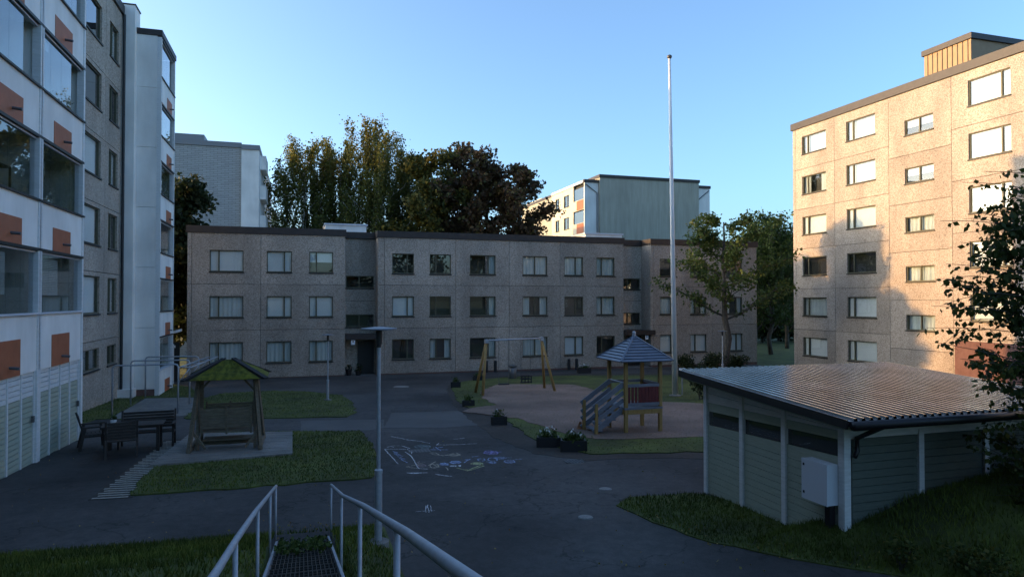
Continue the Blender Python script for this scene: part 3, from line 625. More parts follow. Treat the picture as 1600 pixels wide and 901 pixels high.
# ------------------------------------------------------------------ trees
def leaves(name, C, size, m, parent, tint, droop=0.):
    """C (n,3) leaf centres in world; each leaf a small kite"""
    n = len(C); s = size * rng.uniform(.6, 1.3, n)[:, None]
    a = rng.normal(0, 1, (n, 3)); a[:, 2] -= droop; a /= np.linalg.norm(a, axis=1)[:, None]
    b = np.cross(a, rng.normal(0, 1, (n, 3))); b /= np.linalg.norm(b, axis=1)[:, None] + 1e-9
    V = np.empty((n, 4, 3)); V[:, 0] = C; V[:, 1] = C + a * s * .55 + b * s * .42; V[:, 2] = C + a * s * 1.15; V[:, 3] = C + a * s * .55 - b * s * .42
    V -= np.array(wloc(parent))
    return fast_mesh(name, V.reshape(-1, 3), np.arange(4 * n).reshape(n, 4), m, parent, np.repeat(tint, 4))
def limbs(parent, base, top, r, nb, spread, bark, z0=.35, up=.5):
    """tapered trunk with limbs; returns limb polylines"""
    base, top = Vector(base), Vector(top); L = top - base; pts = [base + L * (i / 8) + Vector((random.uniform(-1, 1), random.uniform(-1, 1), 0)) * .018 * L.length * (0 < i < 8) for i in range(9)]
    mb = MB(); mb.tube(pts, r, 9, r * .18); ls = []
    for k in range(nb):
        t = z0 + (.97 - z0) * k / nb + random.uniform(0, .04); p = base + L * t; an = k * 2.4 + random.uniform(-.5, .5); sp = spread * (1 - .62 * ((t - z0) / (1 - z0)) ** 1.5) * random.uniform(.7, 1.15)
        q = [p]; d = Vector((math.cos(an), math.sin(an), up)); 
        for i in range(4): q.append(q[-1] + d * sp / 4 + Vector((random.uniform(-.1, .1), random.uniform(-.1, .1), random.uniform(-.05, .1))) * sp)
        mb.tube(q, r * .38 * (1.1 - t), 6, .015); ls.append(q)
        for j in range(3):
            s = q[1 + j]; e = s + (d + Vector((random.uniform(-1, 1), random.uniform(-1, 1), random.uniform(-.3, .7)))) * sp * .33
            mb.tube([s, (s + e) / 2 + Vector((0, 0, .05)), e], r * .16 * (1.1 - t), 5, .01); ls.append([s, (s + e) / 2, e])
    mb.build('trunk', bark, parent, True); return ls
def broad_tree(name, X, Y, top, rad, leaf, label, n=9000, size=.24, clump=.8, z0=.3, bark='bark', zb=None, nb=16, tintf=None, group=None):
    zb = gz(X, Y) if zb is None else zb; o = thing(name, (X, Y, zb), label, 'tree', group)
    ls = limbs(o, (X, Y, zb), (X + random.uniform(-.4, .4), Y, top - .4), .02 * (top - zb) + .05, nb, rad, bark, z0)
    cs = []
    for q in ls:
        for i in range(1, len(q)): cs += [q[i], (q[i] + q[i - 1]) / 2] if i > 1 else [q[i]]
    cs = np.array([tuple(c) for c in cs]); k = rng.integers(0, len(cs), n)
    cr = clump * rng.uniform(.5, 1.3, len(cs))
    u = rng.normal(0, 1, (n, 3)); u /= np.linalg.norm(u, axis=1)[:, None]; C = cs[k] + u * (cr[k] * rng.random(n) ** .45)[:, None] * (1, 1, .75)
    C = C[C[:, 2] < top + .3]; tt = np.clip(rng.normal(.4, .25, len(cs))[k[:len(C)]] + rng.normal(0, .15, len(C)), 0, 1)
    leaves('crown', C, size, leaf, o, tt); return o
def weeping_birch(X, Y, top, rad, label, n=170, leaf='birch_leaf', size=.2, z0=.3, hang=4.5, group=None):
    o = thing('birch_tree', (X, Y, 0), label, 'tree', group)
    ls = limbs(o, (X, Y, 0), (X, Y, top - .3), .22, 26, rad, 'bark' if leaf == 'birch_green' else 'birch_bark', z0, .95)
    C = []; T = []
    tips = [p for q in ls for p in q[1:]]
    tw = MB()
    for k in range(n):
        p = random.choice(tips); L = random.uniform(.25, 1) * hang * min(1, (p.z - 3) / 8); x, y, z = p; dx, dy = random.uniform(-.25, .25), random.uniform(-.25, .25); t0 = random.random()
        m = int(max(.5, L) * 13); tw.tube([(x, y, z), (x + dx * .7, y + dy * .7, z - L * .4), (x + dx, y + dy, z - L)], .012, 3, .006, cap=False)
        for i in range(m):
            s = i / m; C.append((x + dx * s + random.gauss(0, .13), y + dy * s + random.gauss(0, .13), z - L * s + random.gauss(0, .1) + .15)); T.append(min(1, max(0, t0 * .5 + (z - L * s - 12) / 24 + random.gauss(0, .12))))
    for p in tips:
        for i in range(22): C.append(tuple(p + Vector((random.gauss(0, .3), random.gauss(0, .3), random.gauss(.1, .3))))); T.append(min(1, max(0, .15 + (p.z - 12) / 20 + random.gauss(0, .15))))
    tw.build('twig', 'bark', o)['kind'] = 'stuff'; leaves('crown', np.array(C), size, leaf, o, np.array(T), 1.2); return o
def at(px, d, y=300): P = EYE + ray(px, y) * d; return P[0], P[1]
def top_z(py, d): return 5 + d * (468 - py) / FOC
BG = 'birches behind the low block'
for (px, py, d, rad, lab) in ((478, 213, 70, 3.0, 'weeping birch with yellow top, leftmost behind the low block'), (530, 222, 73, 2.8, 'weeping birch, second from the left behind the low block'),
                              (592, 190, 69, 3.1, 'tallest yellow-topped weeping birch behind the low block'), (632, 232, 74, 2.4, 'slim birch squeezed between the tallest birch and the dark maples')):
    x, y = at(px, d); weeping_birch(x, y, top_z(py, d) - .9, rad * 1.5, lab, group=BG, n=520)
for (px, py, d, rad, leaf, lab) in ((665, 240, 66, 4.0, 'maple_green', 'dark green maple next to the birches, some leaves turning yellow'), (735, 222, 68, 4.3, 'maple_leaf', 'tallest dark reddish maple behind the low block'),
                                    (815, 260, 67, 3.4, 'maple_leaf', 'smaller dark red maple at the right end of the row'), (765, 262, 72, 3.8, 'maple_leaf', 'dark red maple half hidden between the two others'), (700, 262, 73, 4.0, 'maple_green', 'dark maple half hidden behind the green one')):
    x, y = at(px, d); broad_tree('maple_tree', x, y, top_z(py, d), rad, leaf, lab, n=12000, size=.34, clump=1.1, z0=.12, group='maples behind the low block', nb=20)
# trees between the left block and the far brick gable (their shadow falls on the right block); low pair added to block sun
for (X, Y, tz, rad, lab) in ((-9.2, 54.5, 13.9, 3.2, 'dark broadleaf tree showing past the edge of the left block'), (-13.2, 50.5, 16.6, 3.6, 'tall dark tree hidden behind the left block, seen by its shadow'), (-15, 48.4, 12.2, 1.9, 'lower dark tree hidden behind the left block'), (-11.6, 40.6, 7.0, 2.4, 'unseen low bushy tree added behind the end of the left block to block low sun'), (-12, 44.4, 7.2, 2.4, 'unseen low bushy tree added beside the covered passage to block low sun')):
    broad_tree('broadleaf_tree', X, Y, tz, rad, 'dark_leaf', lab, n=15000, size=.34, clump=1.1, z0=.08, nb=20)
# rowan in the yard, birch and dark trees in the gap
x, y = at(1131, 43.0); o = broad_tree('rowan_tree', x, y - .2, top_z(338, 43), 3.4, 'rowan_leaf', 'slender rowan with thin olive crown in front of the low block', n=7000, size=.18, clump=.62, z0=.34, zb=.15, nb=15)
for (px, py, d, rad, lab) in ((1203, 342, 62, 2.7, 'dark green birch in the gap between the low block and the sunlit block'), (1228, 372, 70, 2.6, 'dark birch behind, touching the corner of the sunlit block'), (1178, 362, 72, 2.6, 'dark birch just past the right end of the low block')):
    X, Y = at(px, d); weeping_birch(X, Y, top_z(py, d), rad, lab, 420, 'birch_green', .22, .12, 3.2, 'birches in the gap')
for (px, py, d) in ((1190, 468, 80), (1215, 462, 83), (1240, 468, 85)):
    X, Y = at(px, d); broad_tree('shrub', X, Y, top_z(py, d), 3.0, 'dark_leaf', 'dark shrub in the far gap, ' + {1190: 'left', 1215: 'middle', 1240: 'right'}[px] + ' of three', n=7000, size=.4, clump=1.3, z0=.04, zb=0, nb=16, group='shrubs in the gap')
# near birch on the mound at the right edge: hanging twigs with single leaves
nb_ = thing('birch_tree', (10.7, 6.75, H(10.7, 6.75)), 'dark young birch at the right edge with leafy twigs reaching left', 'tree')
tr = MB(); tr.tube([(10.8, 6.75, 1.5), (10.7, 6.75, 4), (10.6, 6.8, 6.4), (10.4, 6.8, 7.4)], .09, 8, .02); C = []; T = []
def twig(p, q, sag, nl, r=.012):
    p, q = Vector(p), Vector(q); pts = []
    for i in range(9):
        s = i / 8; c = p.lerp(q, s); c.z += sag * math.sin(s * math.pi) ; pts.append(c)
    tr.tube(pts, r, 5, .003)
    for i in range(nl):
        s = random.uniform(.12, 1); k = min(7, int(s * 8)); c = pts[k].lerp(pts[k + 1], s * 8 - k)
        C.append((c.x + random.gauss(0, .045), c.y + random.gauss(0, .05), c.z - random.uniform(0, .07))); T.append(min(1, max(0, random.gauss(.35, .22))))
    return pts
LEFT = Vector((-.956, .2935, 0)); BACK = Vector((.2935, .956, 0)); TR = Vector((10.7, 6.75, 0))
for (px, py, n, sg) in ((1537, 268, 16, .1), (1470, 345, 22, .15), (1478, 412, 34, .1), (1448, 512, 42, .12), (1500, 378, 40, .1), (1520, 330, 40, .1), (1455, 478, 34, .1), (1475, 450, 46, .1), (1462, 535, 50, .1), (1500, 560, 60, .1), (1490, 500, 60, .1), (1510, 455, 60, .1), (1530, 400, 60, .1), (1560, 300, 36, .1), (1545, 350, 50, .1), (1508, 590, 60, .1)):
    tip = EYE + ray(px, py) * random.uniform(9.1, 9.8); z = tip[2] + random.uniform(-.9, -.2)
    pt = twig((TR.x, TR.y, max(1.9, z)), tip, sg, n)
    for j in range(5):
        s = pt[random.randint(2, 6)]; twig(s, s + LEFT * random.uniform(-.1, .45) + BACK * random.uniform(-.4, .4) + Vector((0, 0, random.uniform(-.25, .3))), .03, int(n * .4), .006)
for k in range(270):                                     # the dense body of the crown
    z = random.uniform(2.1, 6.6); wd = float(np.interp(z, [2.1, 2.6, 3.2, 4.0, 4.8, 6.0, 6.6], [1.5, 1.75, 1.75, 2.0, 2.05, 1.7, 1.3]))
    s = TR + Vector((random.uniform(-.2, .3), random.uniform(-.4, .4), z)) + LEFT * random.uniform(0, wd - .8); twig(s, s + LEFT * random.uniform(-.3, .85) + BACK * random.uniform(-.7, .7) + Vector((0, 0, random.uniform(-.35, .3))), .05, 26, .007)
tr.build('trunk', 'bark', nb_, True); leaves('crown', np.array(C), .078, 'near_leaf', nb_, np.array(T), 1.3)
# trees on the slope behind the viewer, mirrored in the windows
for k, (X, Y, tz, rad) in enumerate(((-14, -24, 17, 4.5), (-3, -30, 19, 5), (8, -27, 16, 4.5), (19, -31, 20, 5), (30, -26, 17, 4.5))):
    broad_tree('maple_tree', X, Y, tz, rad, 'maple_green', 'autumn maple behind the viewer, mirrored in windows, number %s from the left' % ['one', 'two', 'three', 'four', 'five'][k], n=5000, size=.5, clump=1.5, z0=.2, zb=2, nb=16, group='maples behind the viewer')

# ------------------------------------------------------------------ yard furniture
def lamp(P, hgt, label, rd=.62, base=True, low=.33):
    x, y, z = P; o = thing('street_lamp', (x, y, z), label, 'lamp', 'disc-topped yard lamps')
    MB().lathe((0, 0, 0), [(.056, 0), (.056, hgt * low), (.062, hgt * low), (.062, hgt * low + .05), (.03, hgt * low + .07), (.03, hgt - .30)], 22).build('pole', 'galvanised', o, False, True)
    MB().lathe((0, 0, 0), [(.034, hgt - .30), (.034, hgt - .26), (.048, hgt - .25), (.048, hgt - .06), (.04, hgt - .045)], 14).build('lamp_housing', 'black_plastic', o, local=True)
    MB().lathe((0, 0, 0), [(.08, hgt - .045), (rd * .265, hgt - .03), (rd * .265, hgt - .015), (.05, hgt + .01)], 28).build('lamp_disc', 'play_roof', o, local=True)
    if base: MB().lathe((0, 0, 0), [(.16, -.2), (.16, .07), (.11, .08)], 18).build('concrete_foot', 'concrete', o, local=True)
    return o
p1 = G(591, 858); lamp((p1[0], p1[1], p1[2] + .06), 3.24, 'grey lamp post with flat disc top beside the stairs', 1.0)
lamp(G(512, 626), 2.9, 'grey lamp post with flat disc top on the far lawn', 1.0, True, .3)
lx, ly = at(1131, 40); lamp((lx - .15, ly, gz(lx, ly)), 2.95, 'grey lamp post beside the rowan trunk, beyond the shed', 1.0)
fp = G(1055, 619); ft = onY(1046, 92, fp[1])
fo = thing('flagpole', fp, 'tall bare white flagpole with round top knob', 'flagpole')
MB().tube([fp, fp + (ft - fp) * .5, ft], .135, 14, .06).build('pole', 'pole_white', fo, True)
MB().lathe((ft[0], ft[1], ft[2] - .02), [(.03, 0), (.1, .05), (.12, .11), (.1, .17), (.02, .21)], 12).build('knob', 'iron', fo, True)
MB().lathe(tuple(fp), [(.28, -.1), (.28, .06), (.16, .1)], 16).build('foot', 'concrete', fo)
sp = G(1066, 618); so = thing('sign_post', sp, 'small white box sign on a thin grey post by the flagpole', 'sign')
MB().tube([sp, sp + (0, 0, 1.1)], .03, 8).build('post', 'galvanised', so)
MB().box(sp[0] - .14, sp[0] + .14, sp[1] - .05, sp[1] + .05, sp[2] + 1.08, sp[2] + 1.28).build('box', 'sign_white', so)

# swing set
A1, A2, C1, C2 = G(742, 614), G(754, 619), G(851, 607), G(868, 612)
sw = thing('swing_set', (A1 + C2) / 2, 'wooden A-frame swing set with metal crossbar on the play gravel', 'swing set')
zt1 = A1[2] + 2.58; mt1 = Vector(((A1 + A2) / 2)[:2].tolist() + [zt1]); mt2 = Vector(((C1 + C2) / 2)[:2].tolist() + [zt1]); mt1.x = onY(760, 535, mt1.y)[0]; mt2.x = onY(846, 535, mt2.y)[0]
for p, t in ((A1, mt1), (A2, mt1), (C1, mt2), (C2, mt2)): MB().tube([tuple(p - (0, 0, .1)), t], .07, 9, .06).build('leg', 'pine_wood', sw, True)
for t in (mt1, mt2): MB().box(t.x - .08, t.x + .08, t.y - .14, t.y + .14, t.z - .12, t.z + .06).build('bracket', 'galvanised', sw)
MB().tube([mt1, mt2], .045, 8).build('crossbar', 'galvanised', sw, True)
for k, s in enumerate((.30, .70)):
    c = mt1.lerp(mt2, s); zs_ = A1[2] + .42
    for e in (-.24, .24): MB().tube([(c.x + e, c.y, zt1), (c.x + e, c.y, zs_ + .05)], .012, 5).build('chain', 'iron', sw)
    m = MB().box(c.x - .26, c.x + .26, c.y - .1, c.y + .1, zs_, zs_ + .05)
    if k:
        for z in (.17, .3): m.box(c.x - .25, c.x + .25, c.y - .17, c.y - .13, zs_ + z, zs_ + z + .05).box(c.x - .25, c.x + .25, c.y + .13, c.y + .17, zs_ + z, zs_ + z + .05)
        for e in (-.25, -.08, .08, .25): m.box(c.x + e - .02, c.x + e + .02, c.y - .18, c.y - .13, zs_, zs_ + .36)
        for e in (-.25, .25): m.box(c.x + e - .02, c.x + e + .02, c.y - .17, c.y + .17, zs_ + .3, zs_ + .35)
    m.build('toddler_seat' if k else 'seat', 'black_plastic', sw)
# play tower
T0 = G(978, 678); tw = thing('play_tower', T0, 'small wooden play tower with pyramid roof, red slats and steps', 'play tower')
W = 1.17; zb = 0.
for (x, y) in ((0, 0), (W, 0), (W, W), (0, W)):
    MB().box(x - .05, x + .05, y - .05, y + .05, -.1, 2.22).build('post', 'pine_wood', tw, local=True)
MB().box(-.06, W + .06, -.06, W + .06, .74, .80).build('platform', 'blue_gray_wood', tw, local=True)
MB().box(.05, W - .05, -.07, -.03, .60, .735).box(.05, W - .05, W + .03, W + .07, .60, .735).box(-.07, -.03, .05, W - .05, .6, .735).box(W + .03, W + .07, .05, W - .05, .6, .735).build('beam', 'pine_wood', tw, local=True)
for (ax, bx_, dx, dy, o0) in ((.06, W - .06, 1, 0, (0, -.02)), (.06, W - .06, 0, 1, (W + .02, 0))):
    n = 9
    for i in range(n):
        a = ax + (bx_ - ax) * i / n; q = a + (bx_ - ax) / n - (.035 if i < 3 else .012)
        if dx: MB().box(a, q, -.035, -.01, .93, 1.42).build('slat', 'red_wood', tw, local=True)
        else: MB().box(W + .01, W + .035, a, q, .93, 1.42).build('slat', 'red_wood', tw, local=True)
    for z in (.85, 1.42):
        (MB().box(.05, W - .05, -.045, .0, z, z + .09) if dx else MB().box(W, W + .045, .05, W - .05, z, z + .09)).build('rail', 'blue_gray_wood', tw, local=True)
MB().box(.05, W - .05, W, W + .045, 1.42, 1.51).build('rail', 'blue_gray_wood', tw, local=True)
MB().tube([(-.02, .1, 1.55), (-.02, W - .1, 1.55)], .02, 6).build('grip_bar', 'galvanised', tw, local=True)
e = .3; ap = (W / 2, W / 2, 2.92); cr_ = [(-e, -e, 2.2), (W + e, -e, 2.2), (W + e, W + e, 2.2), (-e, W + e, 2.2)]
rf = MB().add(cr_ + [ap], [(0, 1, 4), (1, 2, 4), (2, 3, 4), (3, 0, 4), (3, 2, 1, 0)]).build('roof', 'felt', tw, local=True)
for i in range(4):
    a, b, t = Vector(cr_[i]), Vector(cr_[(i + 1) % 4]), Vector(ap); n = 9; nrm = (b - a).cross(t - a).normalized()
    for k in range(n):
        s, q = k / n, (k + .93) / n; p = [a.lerp(t, s), b.lerp(t, s), b.lerp(t, q), a.lerp(t, q)]
        MB().hexa([v + nrm * .003 for v in p] + [p[0] + nrm * .045, p[1] + nrm * .045, p[2] + nrm * .022, p[3] + nrm * .022]).build('roof_board', 'play_roof', rf, local=True)
    MB().bar(a + Vector((0, 0, .03)), t + Vector((0, 0, .03)), .07, .05).build('hip_board', 'play_roof', rf, local=True)
MB().lathe((W / 2, W / 2, 2.86), [(.06, 0), (.06, .2), (.03, .24)], 10).build('finial', 'galvanised', tw, local=True)
for yy_ in (.12, W - .12):                              # steps on the left side
    MB().bar((-.03, yy_, .76), (-1.02, yy_, .08), .05, .16).build('stringer', 'blue_gray_wood', tw, local=True)
    MB().box(-1.0, -.91, yy_ - .045 - .06, yy_ + .045 - .06, -.1, .95).build('newel', 'pine_wood', tw, local=True)
    for z in (.30, .52, .78): MB().bar((-.05, yy_ - .06, .74 + z), (-1.05, yy_ - .06, .06 + z), .03, .12 if z < .7 else .15).build('rail', 'blue_gray_wood', tw, local=True)
for k in range(4): MB().box(-.26 - .22 * k, -.04 - .22 * k, .14, W - .14, .56 - .155 * k, .60 - .155 * k).build('step', 'blue_gray_wood', tw, local=True)

# planters
PL = [((704, 720, 594, 609), 'black planter box at the far left tip of the play lawn'), ((722, 742, 623, 638), 'black planter box second along the lawn edge, with sparse green'), ((767, 793, 646, 667), 'black planter box with white flowers standing alone by the asphalt'),
      ((837, 877, 677, 702), 'black planter box with white flowers, left of the touching pair'), ((874, 919, 681, 709), 'black planter box with bushy green, right of the touching pair'), ((903, 925, 573, 586), 'black planter box with white flowers by the far path'), ((738, 759, 586, 598), 'black planter box behind the left legs of the swing set')]
for k, ((a, b, t, btm), lab) in enumerate(PL):
    P = G((a + b) / 2, btm - 3); d = (P - EYE) @ CF; wd = (b - a) / FOC * d * .86; hh = min(.55, (btm - t) / FOC * d * .62)
    o = thing('planter_box', P, lab, 'planter', 'black planter boxes round the play area', R_(-18) if k in (3, 4) else R_(random.uniform(-14, 4)))
    m = MB(); y2 = wd * .55
    m.box(-wd / 2, wd / 2, -.0, .04, 0, hh).box(-wd / 2, wd / 2, y2 - .04, y2, 0, hh).box(-wd / 2, -wd / 2 + .04, .041, y2 - .041, 0, hh).box(wd / 2 - .04, wd / 2, .041, y2 - .041, 0, hh); m.build('box', 'black_plastic', o, local=True)
    for s in (-1, 1): MB().box(s * wd / 2 - .03, s * wd / 2 + .03, -.02, -.002, 0, hh + .01).build('corner_strip', 'dark_frame', o, local=True)
    MB().box(-wd / 2 + .041, wd / 2 - .041, .041, y2 - .041, .1, hh - .05).build('soil', 'soil', o, local=True)
    n = 260 if k == 4 else 120; c = rng.normal(0, 1, (n, 3)) * (wd * .2, y2 * .2, .07) + (0, y2 / 2, hh + .06); V = (c[:, None] + rng.normal(0, .04, (n, 3, 3))).reshape(-1, 3)
    fast_mesh('foliage', V, np.arange(3 * n).reshape(n, 3), 'plant_leaf', o, rng.random(3 * n))
    if k in (2, 3, 4, 5):
        n = 14; c = rng.normal(0, 1, (n, 3)) * (wd * .16, y2 * .16, .05) + (-.05 * wd, y2 / 2, hh + .17); V = (c[:, None] + rng.normal(0, .035, (n, 4, 3))).reshape(-1, 3)
        fast_mesh('flowers', V, np.arange(4 * n).reshape(n, 4), 'flower_white', o)
bn = G(801, 592); bo = thing('litter_bin', bn, 'round grey litter bin behind the swings', 'bin')
MB().lathe((0, 0, 0), [(.2, 0), (.23, .06), (.24, .66), (.21, .7)], 18).build('body', 'pipe_gray', bo, True, True)
MB().lathe((0, 0, 0), [(.25, .74), (.25, .82), (.1, .88)], 18).build('lid', 'iron', bo, True, True)
tp = G(908, 672)
tag(MB().add([(tp[0] - .14, tp[1], tp[2] + .05), (tp[0] + .14, tp[1], tp[2] + .05), (tp[0] + .1, tp[1] + .14, tp[2] + .05), (tp[0] - .1, tp[1] + .14, tp[2] + .05), (tp[0] - .03, tp[1] + .05, tp[2] + .28), (tp[0] + .05, tp[1] + .08, tp[2] + .24)], [(0, 1, 5, 4), (1, 2, 5), (2, 3, 4, 5), (3, 0, 4), (3, 2, 1, 0)]).build('toy', 'terracotta'), 'small orange toy lying on the gravel behind the planters', 'toy')

# roofed garden swing on a plank deck
dk = [G(233, 731), G(457, 712), G(457, 677), G(297, 680)]
dko = thing('plank_deck', dk[0], 'weathered grey plank deck under the roofed garden swing', 'deck')
n = 15
for i in range(n):
    s, q = i / n, (i + .94) / n; L = lambda u: (dk[0] + (dk[3] - dk[0]) * u, dk[1] + (dk[2] - dk[1]) * u); (a, b), (d_, c) = L(s), L(q); h = .07 + random.uniform(0, .006)
    MB().hexa([p + (0, 0, -.02) for p in (a, b, c, d_)] + [p + (0, 0, h) for p in (a, b, c, d_)]).build('plank', 'deck_wood', dko)
gp = (G(300, 712) + G(402, 707)) / 2; gs_ = thing('garden_swing', gp + np.array((0, 0, .075)), 'roofed wooden garden swing with mossy hipped roof', 'garden swing')
gw = .80; gdp = 1.45
for sx in (-1, 1):
    x = sx * gw
    for (y0, yt) in ((0, .42), (gdp, gdp - .42)): MB().bar((x + sx * .06, y0, 0), (x - sx * .12, yt, 1.88), .085, .085).build('leg', 'old_wood', gs_, local=True)
    MB().bar((x - sx * .1, .32, 0), (x - sx * .12, .40, 1.86), .07).bar((x - sx * .1, gdp - .32, 0), (x - sx * .12, gdp - .40, 1.86), .07).build('hanger_post', 'old_wood', gs_, local=True)
    MB().bar((x + sx * .05, -.05, .06), (x + sx * .05, gdp + .05, .06), .08, .1).build('foot_beam', 'old_wood', gs_, local=True)
    MB().bar((x + sx * .02, .15, .55), (x - sx * .32, .1, .07), .06).build('brace', 'old_wood', gs_, local=True)
    MB().bar((x - sx * .12, .38, 1.5), (x - sx * .42, .38, 1.84), .05).build('brace', 'old_wood', gs_, local=True)
for y in (.38, gdp - .38): MB().bar((-gw - .05, y, 1.86), (gw + .05, y, 1.86), .08, .1).build('top_beam', 'old_wood', gs_, local=True)
MB().bar((-gw, gdp / 2, .1), (gw, gdp / 2, .1), .09, .09).build('floor_beam', 'old_wood', gs_, local=True)
for k in range(5): MB().box(-.6, .6, .45 + k * .11, .54 + k * .11, .2, .23).build('foot_board', 'old_wood', gs_, local=True)
for (yb_, s) in ((.28, 1), (gdp - .28, -1)):             # two facing benches
    for z in range(7): MB().box(-.6, .6, yb_ - .02 - s * .012 * z, yb_ + .01 - s * .012 * z, .56 + z * .075, .625 + z * .075).build('back_slat', 'old_wood', gs_, local=True)
    for x in (-.6, .0, .6): MB().bar((x, yb_ + s * .02, .4), (x, yb_ - s * .1, 1.12), .05).build('back_post', 'old_wood', gs_, local=True)
    for k in range(4): MB().box(-.6, .6, min(yb_ + s * (.03 + k * .1), yb_ + s * (.115 + k * .1)), max(yb_ + s * (.03 + k * .1), yb_ + s * (.115 + k * .1)), .44, .47).build('seat_slat', 'old_wood', gs_, local=True)
E_ = (-1.0, -.12, 1.84), (1.0, -.12, 1.84), (1.0, gdp + .12, 1.84), (-1.0, gdp + .12, 1.84); rl, rr = (-.12, gdp / 2, 2.3), (.12, gdp / 2, 2.3)
rf = MB().add([*E_, rl, rr], [(0, 1, 5, 4), (1, 2, 5), (2, 3, 4, 5), (3, 0, 4), (3, 2, 1, 0)]).build('roof', 'felt', gs_, local=True)
def mossy(a, b, c, d_, nu=26, nv=10):                    # uneven cushions of moss over a roof slope
    vs = []; a, b, c, d_ = map(Vector, (a, b, c, d_)); nr = (b - a).cross(d_ - a).normalized()
    for j in range(nv + 1):
        for i in range(nu + 1):
            u, v = i / nu, j / nv; ed = min(u, 1 - u, v * .6 + .02, 1 - v) ; p = a.lerp(b, u).lerp(d_.lerp(c, u), v)
            vs.append(p + nr * (.006 + min(1, ed * 9) * random.uniform(.0, .055)))
    MB().add(vs, [(j * (nu + 1) + i, j * (nu + 1) + i + 1, (j + 1) * (nu + 1) + i + 1, (j + 1) * (nu + 1) + i) for j in range(nv) for i in range(nu)]).build('moss', 'moss', rf, True, True)
mossy((-.86, -.12, 1.84), (.86, -.12, 1.84), (.09, gdp / 2 - .02, 2.29), (-.09, gdp / 2 - .02, 2.29)); mossy((.86, gdp + .12, 1.84), (-.86, gdp + .12, 1.84), (-.09, gdp / 2, 2.29), (.09, gdp / 2, 2.29))
mossy((1, .02, 1.84), (1, gdp - .02, 1.84), (.15, gdp / 2 + .03, 2.28), (.15, gdp / 2 - .03, 2.28), 16); mossy((-1, gdp - .02, 1.84), (-1, .02, 1.84), (-.15, gdp / 2 - .03, 2.28), (-.15, gdp / 2 + .03, 2.28), 16)
for a, t in ((E_[0], rl), (E_[1], rr), (E_[2], rr), (E_[3], rl)): MB().bar(Vector(a) + Vector((0, 0, .02)), Vector(t) + Vector((0, 0, .03)), .15, .03).build('hip_strip', 'felt', rf, local=True)

# honeycomb pavers beside the deck
pv = thing('paver_strip', G(170, 778), 'strip of pale lattice pavers with soil gaps between asphalt and deck', 'paving')
q0, q1, q2, q3 = G(148, 779), G(205, 776), G(292, 688), G(262, 688)
qs, _ = poly_sheet('paver_bed', [(138, 781), (207, 777), (296, 684), (258, 686)], 'soil', .008, .05, .01)
nv = 34
for j in range(nv):
    for i in range(6):
        u, v = (i + .5 * (j % 2)) / 6, j / nv
        if u > .98: continue
        c = (q0 + (q1 - q0) * u) * (1 - v) + (q3 + (q2 - q3) * u) * v; z = c[2] + .012
        m = MB().box(c[0] - .05, c[0] + .05, c[1] - .03, c[1] + .03, c[2] - .02, z + random.uniform(0, .004))
        m.build('paver', 'paver', pv)

# dark slatted benches, chairs and table
def seat(name, P, wd, rz, label, cat):
    o = thing(name, (P[0], P[1], P[2]), label, cat, 'dark wooden garden furniture', rz)
    for z in range(6): MB().box(-wd / 2, wd / 2, .24 + z * .018, .265 + z * .018, .47 + z * .075, .535 + z * .075).build('back_slat', 'dark_wood', o, local=True)
    for k in range(5): MB().box(-wd / 2, wd / 2, -.24 + k * .095, -.16 + k * .095, .40, .425).build('seat_slat', 'dark_wood', o, local=True)
    for s in (-1, 1):
        x = s * (wd / 2 + .03)
        MB().bar((x, -.26, 0), (x, -.2, .6), .05, .07).build('leg', 'dark_wood', o, local=True); MB().bar((x, .32, 0), (x, .2, .6), .05, .07).build('leg', 'dark_wood', o, local=True)
        MB().bar((x, -.32, .62), (x, .3, .62), .07, .04).build('armrest', 'dark_wood', o, local=True); MB().bar((x, .22, .42), (x, .38, .95), .045).build('back_post', 'dark_wood', o, local=True)
        MB().bar((x, -.24, .38), (x, .27, .38), .045).build('side_rail', 'dark_wood', o, local=True)
    return o
bp = (G(195, 697) + G(265, 697)) / 2
seat('bench', bp, 1.25, R_(4), 'dark slatted bench facing the viewer beside the deck', 'bench')
c1 = G(190, 712); seat('armchair', c1, .62, R_(192), 'dark slatted armchair turned away, nearest the viewer', 'chair')
c2 = G(145, 700); seat('armchair', c2, .62, R_(108), 'dark slatted armchair against the storage doors', 'chair')
tb = (c1 + bp) / 2 + np.array((-.05, .12, 0)); to = thing('garden_table', tb, 'dark slatted garden table in front of the bench', 'table', None, R_(4))
for k in range(7): MB().box(-.72, .72, -.36 + k * .105, -.265 + k * .105, .68, .71).build('top_slat', 'dark_wood', to, local=True)
for (x, y) in ((-.6, -.28), (.6, -.28), (.6, .28), (-.6, .28)): MB().box(x - .04, x + .04, y - .04, y + .04, 0, .68).build('leg', 'dark_wood', to, local=True)
pt = thing('flower_pot', tb + np.array((-.5, .05, .71)), 'small potted plant on the garden table', 'plant pot')
MB().lathe((0, 0, 0), [(.06, 0), (.08, .1)], 10).build('pot', 'sign_white', pt, local=True)
n = 50; V = (rng.normal(0, .05, (n, 3))[:, None] + (0, 0, .16) + rng.normal(0, .03, (n, 3, 3))).reshape(-1, 3); fast_mesh('foliage', V, np.arange(3 * n).reshape(n, 3), 'plant_leaf', pt, rng.random(3 * n))

